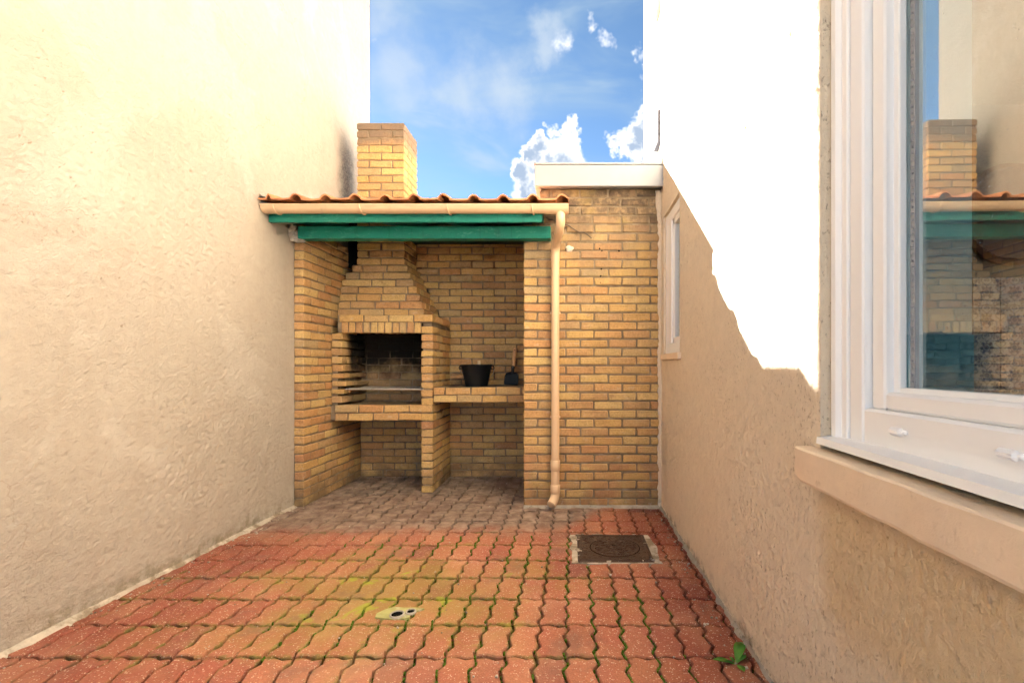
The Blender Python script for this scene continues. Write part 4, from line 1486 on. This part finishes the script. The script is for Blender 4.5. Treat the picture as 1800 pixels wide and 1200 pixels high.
tp = [(-0.078, GY, GZc - .03), (-0.078, GY, GZc - .075)] + arc((-0.078, GY, GZc - .08), (-0.078, GY + .002, GZc - .125), (-0.092, GY + .09, GZc - .15))
under(MB().tube(tp, DR + .002, 20).obj('elbow', M['pvc'], smooth=True), gut)
tp2 = [(-0.088, GY + .075, GZc - .145)] + arc((-0.115, DY - .07, GZc - .185), (DX, DY, GZc - .205), (DX, DY, GZc - .275)) + [(DX, DY, GZc - .315)]
under(MB().tube(tp2, DR + .002, 20).obj('elbow', M['pvc'], smooth=True), gut)
under(MB().tube([(DX, DY, GZc - .31), (DX, DY, 0.36)], DR, 20).obj('downpipe', M['pvc'], smooth=True), gut)
for zc, h in ((0.315, 0.032), (0.165, 0.042)):
    pass
under(MB().tube([(DX, DY, 0.375), (DX, DY, 0.370), (DX, DY, 0.30), (DX, DY, 0.295)], [DR + .001, DR + .0062, DR + .0062, DR + .001], 20).obj('sleeve', M['pvc'], smooth=True), gut)
under(MB().tube([(DX, DY, 0.30), (DX, DY, 0.16)], DR + .0012, 20).obj('downpipe', M['pvc'], smooth=True), gut)
under(MB().tube([(DX, DY, 0.190), (DX, DY, 0.186), (DX, DY, 0.128), (DX, DY, 0.124)], [DR + .001, DR + .0062, DR + .0062, DR + .001], 20).obj('sleeve', M['pvc'], smooth=True), gut)
el = MB()
ep = arc((DX, DY, 0.130), (DX, DY - .002, 0.082), (DX - .030, DY - .052, 0.052))
el.tube(ep, DR + .0035, 20, cap=False)
el.tube(list(reversed(ep)), DR - .0005, 20, cap=False)
d = (ep[-1] - ep[-2]).normalized()
el.tube([ep[-1], ep[-1] + d * .002, ep[-1] + d * .002], [DR + .0035, DR + .0035, DR - .0005], 20, cap=False)
under(el.obj('outlet_elbow', M['pvc'], smooth=True), gut)
o_ = ep[2]
under(MB().tube([ep[2], ep[2] + (ep[3] - ep[2]).normalized() * .002], DR - .002, 16).obj('outlet_shadow', M['dark']), gut)
for zc in (1.485, 0.70):
    b = MB()
    b.tube([(DX, DY, zc - .009), (DX, DY, zc + .009)], DR + .0035, 20)
    b.box(DX - .040, DX - .028, DY - .006, DY + .006, zc - .007, zc + .007, .002)
    b.box(DX + .028, DX + .040, DY - .006, DY + .006, zc - .007, zc + .007, .002)
    b.box(DX - .008, DX + .008, DY + .02, YP + .004, zc - .006, zc + .006)
    under(b.obj('pipe_clip', M['pvc']), gut)

# ------------------------------------------------------------------ bucket and shovel on the shelf
SZ = 0.9025
bx_, by_ = -0.858, 4.36
bk = empty('bucket', 'black metal ash bucket with wire handle on the brick shelf', 'bucket', (bx_, by_, SZ))
b = MB()
b.lathe([(0.0, .001), (.097, .001), (.099, .006), (.136, .186), (.141, .188), (.1415, .193), (.1385, .196), (.132, .190), (.096, .012), (0.0, .012)], 0, 0, 44)
b.obj('body', M['black'], bk, smooth=True)
for s_ in (-1, 1):
    e = MB()
    e.tube([(s_ * .130, 0, .160), (s_ * .150, 0, .150), (s_ * .158, 0, .164), (s_ * .150, 0, .182), (s_ * .134, 0, .186)], 0.0048, 8)
    e.obj('ear', M['black'], bk, smooth=True)
hp = []
for k in range(25):
    a = math.pi * k / 24
    # the bail hangs down behind the bucket
    hp.append((-.152 * math.cos(a), .010 + .125 * math.sin(a), .162 - .105 * math.sin(a) ** 0.8 if 0 < k < 24 else .162))
MB().tube(hp, 0.0042, 7).obj('handle', M['wire'], bk, smooth=True)
MB().tube([(0, .112, .150), (0, .112, .232)], 0.0135, 14).obj('grip', M['palewood'], bk, smooth=True)

sh = empty('shovel', 'small black ash shovel with wooden handle leaning on the back wall', 'shovel', (-0.575, 4.58, SZ))
sh.rotation_euler = (R(-12), R(5), 0)
b = MB()
out = [(-.064, 0), (.064, 0), (.066, .085), (.058, .108), (.030, .124), (.012, .130), (-.012, .130), (-.030, .124), (-.058, .108), (-.066, .085)]
vs = []
for yo in (0.0, 0.004):
    for (x, z) in out:
        vs.append((x, yo - 0.012 * (abs(x) / .066) ** 2, z + .001))
n = len(out)
fs = [tuple(range(n)), tuple(reversed(range(n, 2 * n)))] + [(k, n + k, n + (k + 1) % n, (k + 1) % n) for k in range(n)]
b.add(vs, fs)
for s_ in (-1, 1):
    b.box(s_ * .064 - .002, s_ * .064 + .002, -.034, -.008, .001, .085, .001)
b.obj('blade', M['black'], sh)
MB().tube([(0, -.002, .085), (0, 0, .115), (0, 0, .185)], [.008, .0145, .0165], 14).obj('socket', M['black'], sh, smooth=True)
MB().tube([(0, 0, .178), (0, 0, .27), (0, 0, .345), (0, 0, .361), (0, 0, .365)], [.0155, .0185, .018, .0165, .010], 14).obj('handle', M['wood'], sh, smooth=True)
MB().tube([(0, -.0195, .338), (0, .0195, .338)], .0045, 9).obj('hang_hole', M['dark'], sh)
MB().tube([(0, -.0175, .170), (0, .0, .170)], .004, 9).obj('rivet', M['wire'], sh)

# ------------------------------------------------------------------ manhole, drain, weed
mh = empty('manhole_cover', 'square rusty cast iron manhole cover with round lid set in the paving', 'manhole', (0.246, 2.878, 0))
mx0, mx1, my0, my1 = 0.034, 0.458, 2.668, 3.09
rg = random.Random(2)
poly = []
for k in range(10):
    u = k / 10
    poly.append((mx0 - .035 + u * (mx1 - mx0 + .075), my0 - .010 + rg.uniform(-.006, .006)))
for k in range(10):
    u = k / 10
    poly.append((mx1 + .040 + rg.uniform(-.013, .013), my0 - .010 + u * (my1 - my0 + .022)))
for k in range(10):
    u = k / 10
    poly.append((mx1 + .030 - u * (mx1 - mx0 + .070), my1 + .012 + rg.uniform(-.004, .004)))
for k in range(10):
    u = k / 10
    poly.append((mx0 - .040 + rg.uniform(-.013, .013), my1 + .012 - u * (my1 - my0 + .022)))
under(MB().prism(poly, -0.02, 0.0045).obj('cement_bed', M['limecement']), mh)
under(MB().box(mx0, mx1, my0, my1, -0.01, 0.0085, 0.002).obj('frame', M['iron']), mh)
rbm = MB()
for (a, b_, c, d) in ((mx0 + .008, mx1 - .008, my0 + .008, my0 + .020), (mx0 + .008, mx1 - .008, my1 - .020, my1 - .008),
                      (mx0 + .008, mx0 + .020, my0 + .022, my1 - .022), (mx1 - .020, mx1 - .008, my0 + .022, my1 - .022)):
    rbm.box(a, b_, c, d, .006, .0122, .0015)
rgs = random.Random(19)
for k in range(150):
    x, y = rgs.uniform(mx0 + .03, mx1 - .03), rgs.uniform(my0 + .03, my1 - .03)
    if (x - (mx0 + mx1) / 2 - .01) ** 2 + (y - (my0 + my1) / 2) ** 2 < .158 ** 2: continue
    rbm.box(x - .007, x + .007, y - .0025, y + .0025, .007, .0108, .0008)
under(rbm.obj('raised_pattern', M['iron']), mh)
for k in range(16):
    x = rgs.choice((mx0 + rgs.uniform(-.01, .02), mx1 - rgs.uniform(-.01, .02))) if k % 2 else rgs.uniform(mx0, mx1)
    y = rgs.uniform(my0, my1) if k % 2 else rgs.choice((my0 + rgs.uniform(-.01, .012), my1 - rgs.uniform(-.01, .012)))
    s_ = rgs.uniform(.005, .013)
    pl_ = [(x + s_ * (1 + .4 * math.sin(3 * q + k)) * math.cos(q), y + .7 * s_ * (1 + .4 * math.cos(2 * q + k)) * math.sin(q)) for q in [2 * math.pi * j / 10 for j in range(10)]]
    under(MB().prism(pl_, .004, .0128).obj('cement_splash', M['limecement']), mh)
lc_ = MB()
cx, cy, r0 = (mx0 + mx1) / 2 + .01, (my0 + my1) / 2, 0.143
lc_.lathe([(r0, .002), (r0, .0105), (r0 - .004, .0125), (r0 - .010, .0115), (0.0001, .0115)], cx, cy, 56)
rg = random.Random(6)
for k in range(170):
    a, rr = rg.uniform(0, 6.28), (r0 - .018) * math.sqrt(rg.random())
    x, y = cx + rr * math.cos(a), cy + rr * math.sin(a)
    s_ = rg.uniform(.003, .005)
    lc_.box(x - s_ * 2, x + s_ * 2, y - s_ * .7, y + s_ * .7, .011, .0148, .0006)
lid = under(lc_.obj('lid', M['iron']), mh)
ring = MB()
ring.lathe([(r0 + .001, .0088), (r0 + .0062, .0088)], cx, cy, 56)
under(ring.obj('lid_gap', M['dark']), mh)
kh = MB().box(cx - .016, cx + .016, cy + .012, cy + .021, .0105, .0137, .001)
kh.obj('key_slot', M['dark'], lid).matrix_parent_inverse = Matrix.Identity(4)
for q in (kh,):
    pass

dr = empty('floor_drain', 'mossy cement patch with two open pipe ends in the paving', 'drain', (-0.77, 2.115, 0))
pp = []
rg = random.Random(12)
for (x, y) in ((-.155, -.045), (-.09, -.058), (-.02, -.062), (.055, -.060), (.085, -.045), (.075, -.01), (.105, .030), (.150, .060), (.085, .072), (.0, .070), (-.075, .080), (-.125, .050), (-.165, .0)):
    pp.append((-0.752 + x * .62, 2.118 + y * .72))
under(MB().prism(pp, -0.02, 0.006).obj('cement_patch', M['moss']), dr)
for (px, py, r) in ((-0.760, 2.104, .029), (-0.708, 2.127, .021)):
    q = MB()
    q.lathe([(r - .004, .0064), (r - .004, .012), (r - .001, .0135), (r + .002, .012), (r + .003, .004)], px, py, 30)
    po_ = under(q.obj('pipe_end', M['cement'], smooth=True), dr)
    under(MB().disc(px, py, .0075, r - .0035).obj('pipe_bore', M['dark']), dr)

wd_ = empty('weed', 'small green weed sprouting from a paving joint by the right wall', 'weed', (0.60, 1.765, 0))


def leaf(p0, d, L, W, up, name='leaf'):
    b = MB()
    d = Vector((d[0], d[1], 0)).normalized()
    s_ = Vector((-d.y, d.x, 0))
    n = 8
    for k in range(n + 1):
        u = k / n
        wv = W * math.sin(math.pi * min(1, u * .95 + .03)) ** 0.8 * (0.35 + 0.65 * u if u < .6 else 0.74 + .1 * math.sin(u * 20))
        c = Vector(p0) + d * L * u + Vector((0, 0, up * (u - 0.55 * u * u)))
        b.v += [tuple(c - s_ * wv + Vector((0, 0, wv * .25))), tuple(c), tuple(c + s_ * wv + Vector((0, 0, wv * .25)))]
    for k in range(n):
        for j in range(2):
            q = k * 3 + j
            b.f.append((q, q + 3, q + 4, q + 1))
    o = under(b.obj(name, M['leaf'], smooth=True), wd_)
    md = o.modifiers.new('thick', 'SOLIDIFY'); md.thickness = 0.0012
    return o


leaf((0.600, 1.765, .002), (0.35, 0.55), 0.085, 0.030, 0.085)
leaf((0.601, 1.766, .002), (0.9, 0.35), 0.045, 0.016, 0.045)
leaf((0.598, 1.763, .002), (-1.0, 0.1), 0.080, 0.019, 0.030)
leaf((0.602, 1.760, .002), (0.15, -1.0), 0.052, 0.018, 0.020)
leaf((0.599, 1.766, .002), (-0.5, 0.9), 0.03, 0.007, 0.022)

# tufts of moss in the joints (uncountable)
tf = MB()
rg = random.Random(31)
for k in range(2600):
    c = rg.randrange(-15, 5)
    x = PX0 + c * PW
    y = rg.uniform(1.65, 3.1)
    if noise.noise(Vector((x * 2.2, y * 2.2, 4.0))) + 0.30 - 0.55 * abs(x + 0.25) < rg.uniform(-.1, .5):
        continue
    tt = ((y - Y_ROW) / PL) % 1.0
    tt = 1 - tt
    for q in range(5):
        if side[q][0] <= tt <= side[q + 1][0]:
            u = (tt - side[q][0]) / (side[q + 1][0] - side[q][0])
            x += side[q][1] * (1 - u) + side[q + 1][1] * u
            break
    if 0.0 < x < 0.5 and 2.63 < y < 3.13:
        continue
    s_ = rg.uniform(.0018, .0042)
    tf.box(x - s_, x + s_, y - s_ * 1.8, y + s_ * 1.8, -.012, rg.uniform(-.004, .0015), s_ * .4, s_ * .3, rg)
tag(tf.obj('moss', M['mossgreen']), 'green moss growing in the paving joints', 'moss', kind='stuff')

# grit and crumbs of mortar lying about (uncountable)
gt = MB()
rg = random.Random(44)
for k in range(420):
    x, y = rg.uniform(XL + .05, XR - .04), rg.uniform(1.6, 4.5)
    if rg.random() < 0.45:
        x = XL + .03 + abs(rg.gauss(0, .06)) if rg.random() < .5 else XR - .03 - abs(rg.gauss(0, .05))
        y = rg.uniform(1.6, 3.7)
    if -0.37 < x and y > 3.66 or y > YB - .03 or x > XR - .015:
        continue
    s_ = rg.choice((.0015, .002, .002, .003, .0045)) * rg.uniform(.7, 1.3)
    gt.box(x - s_, x + s_, y - s_ * rg.uniform(.7, 1.4), y + s_, -.001, s_ * 1.1, s_ * .35, s_ * .35, rg)
tag(gt.obj('grit', M['limecement']), 'pale grit and mortar crumbs scattered on the paving', 'grit', kind='stuff')
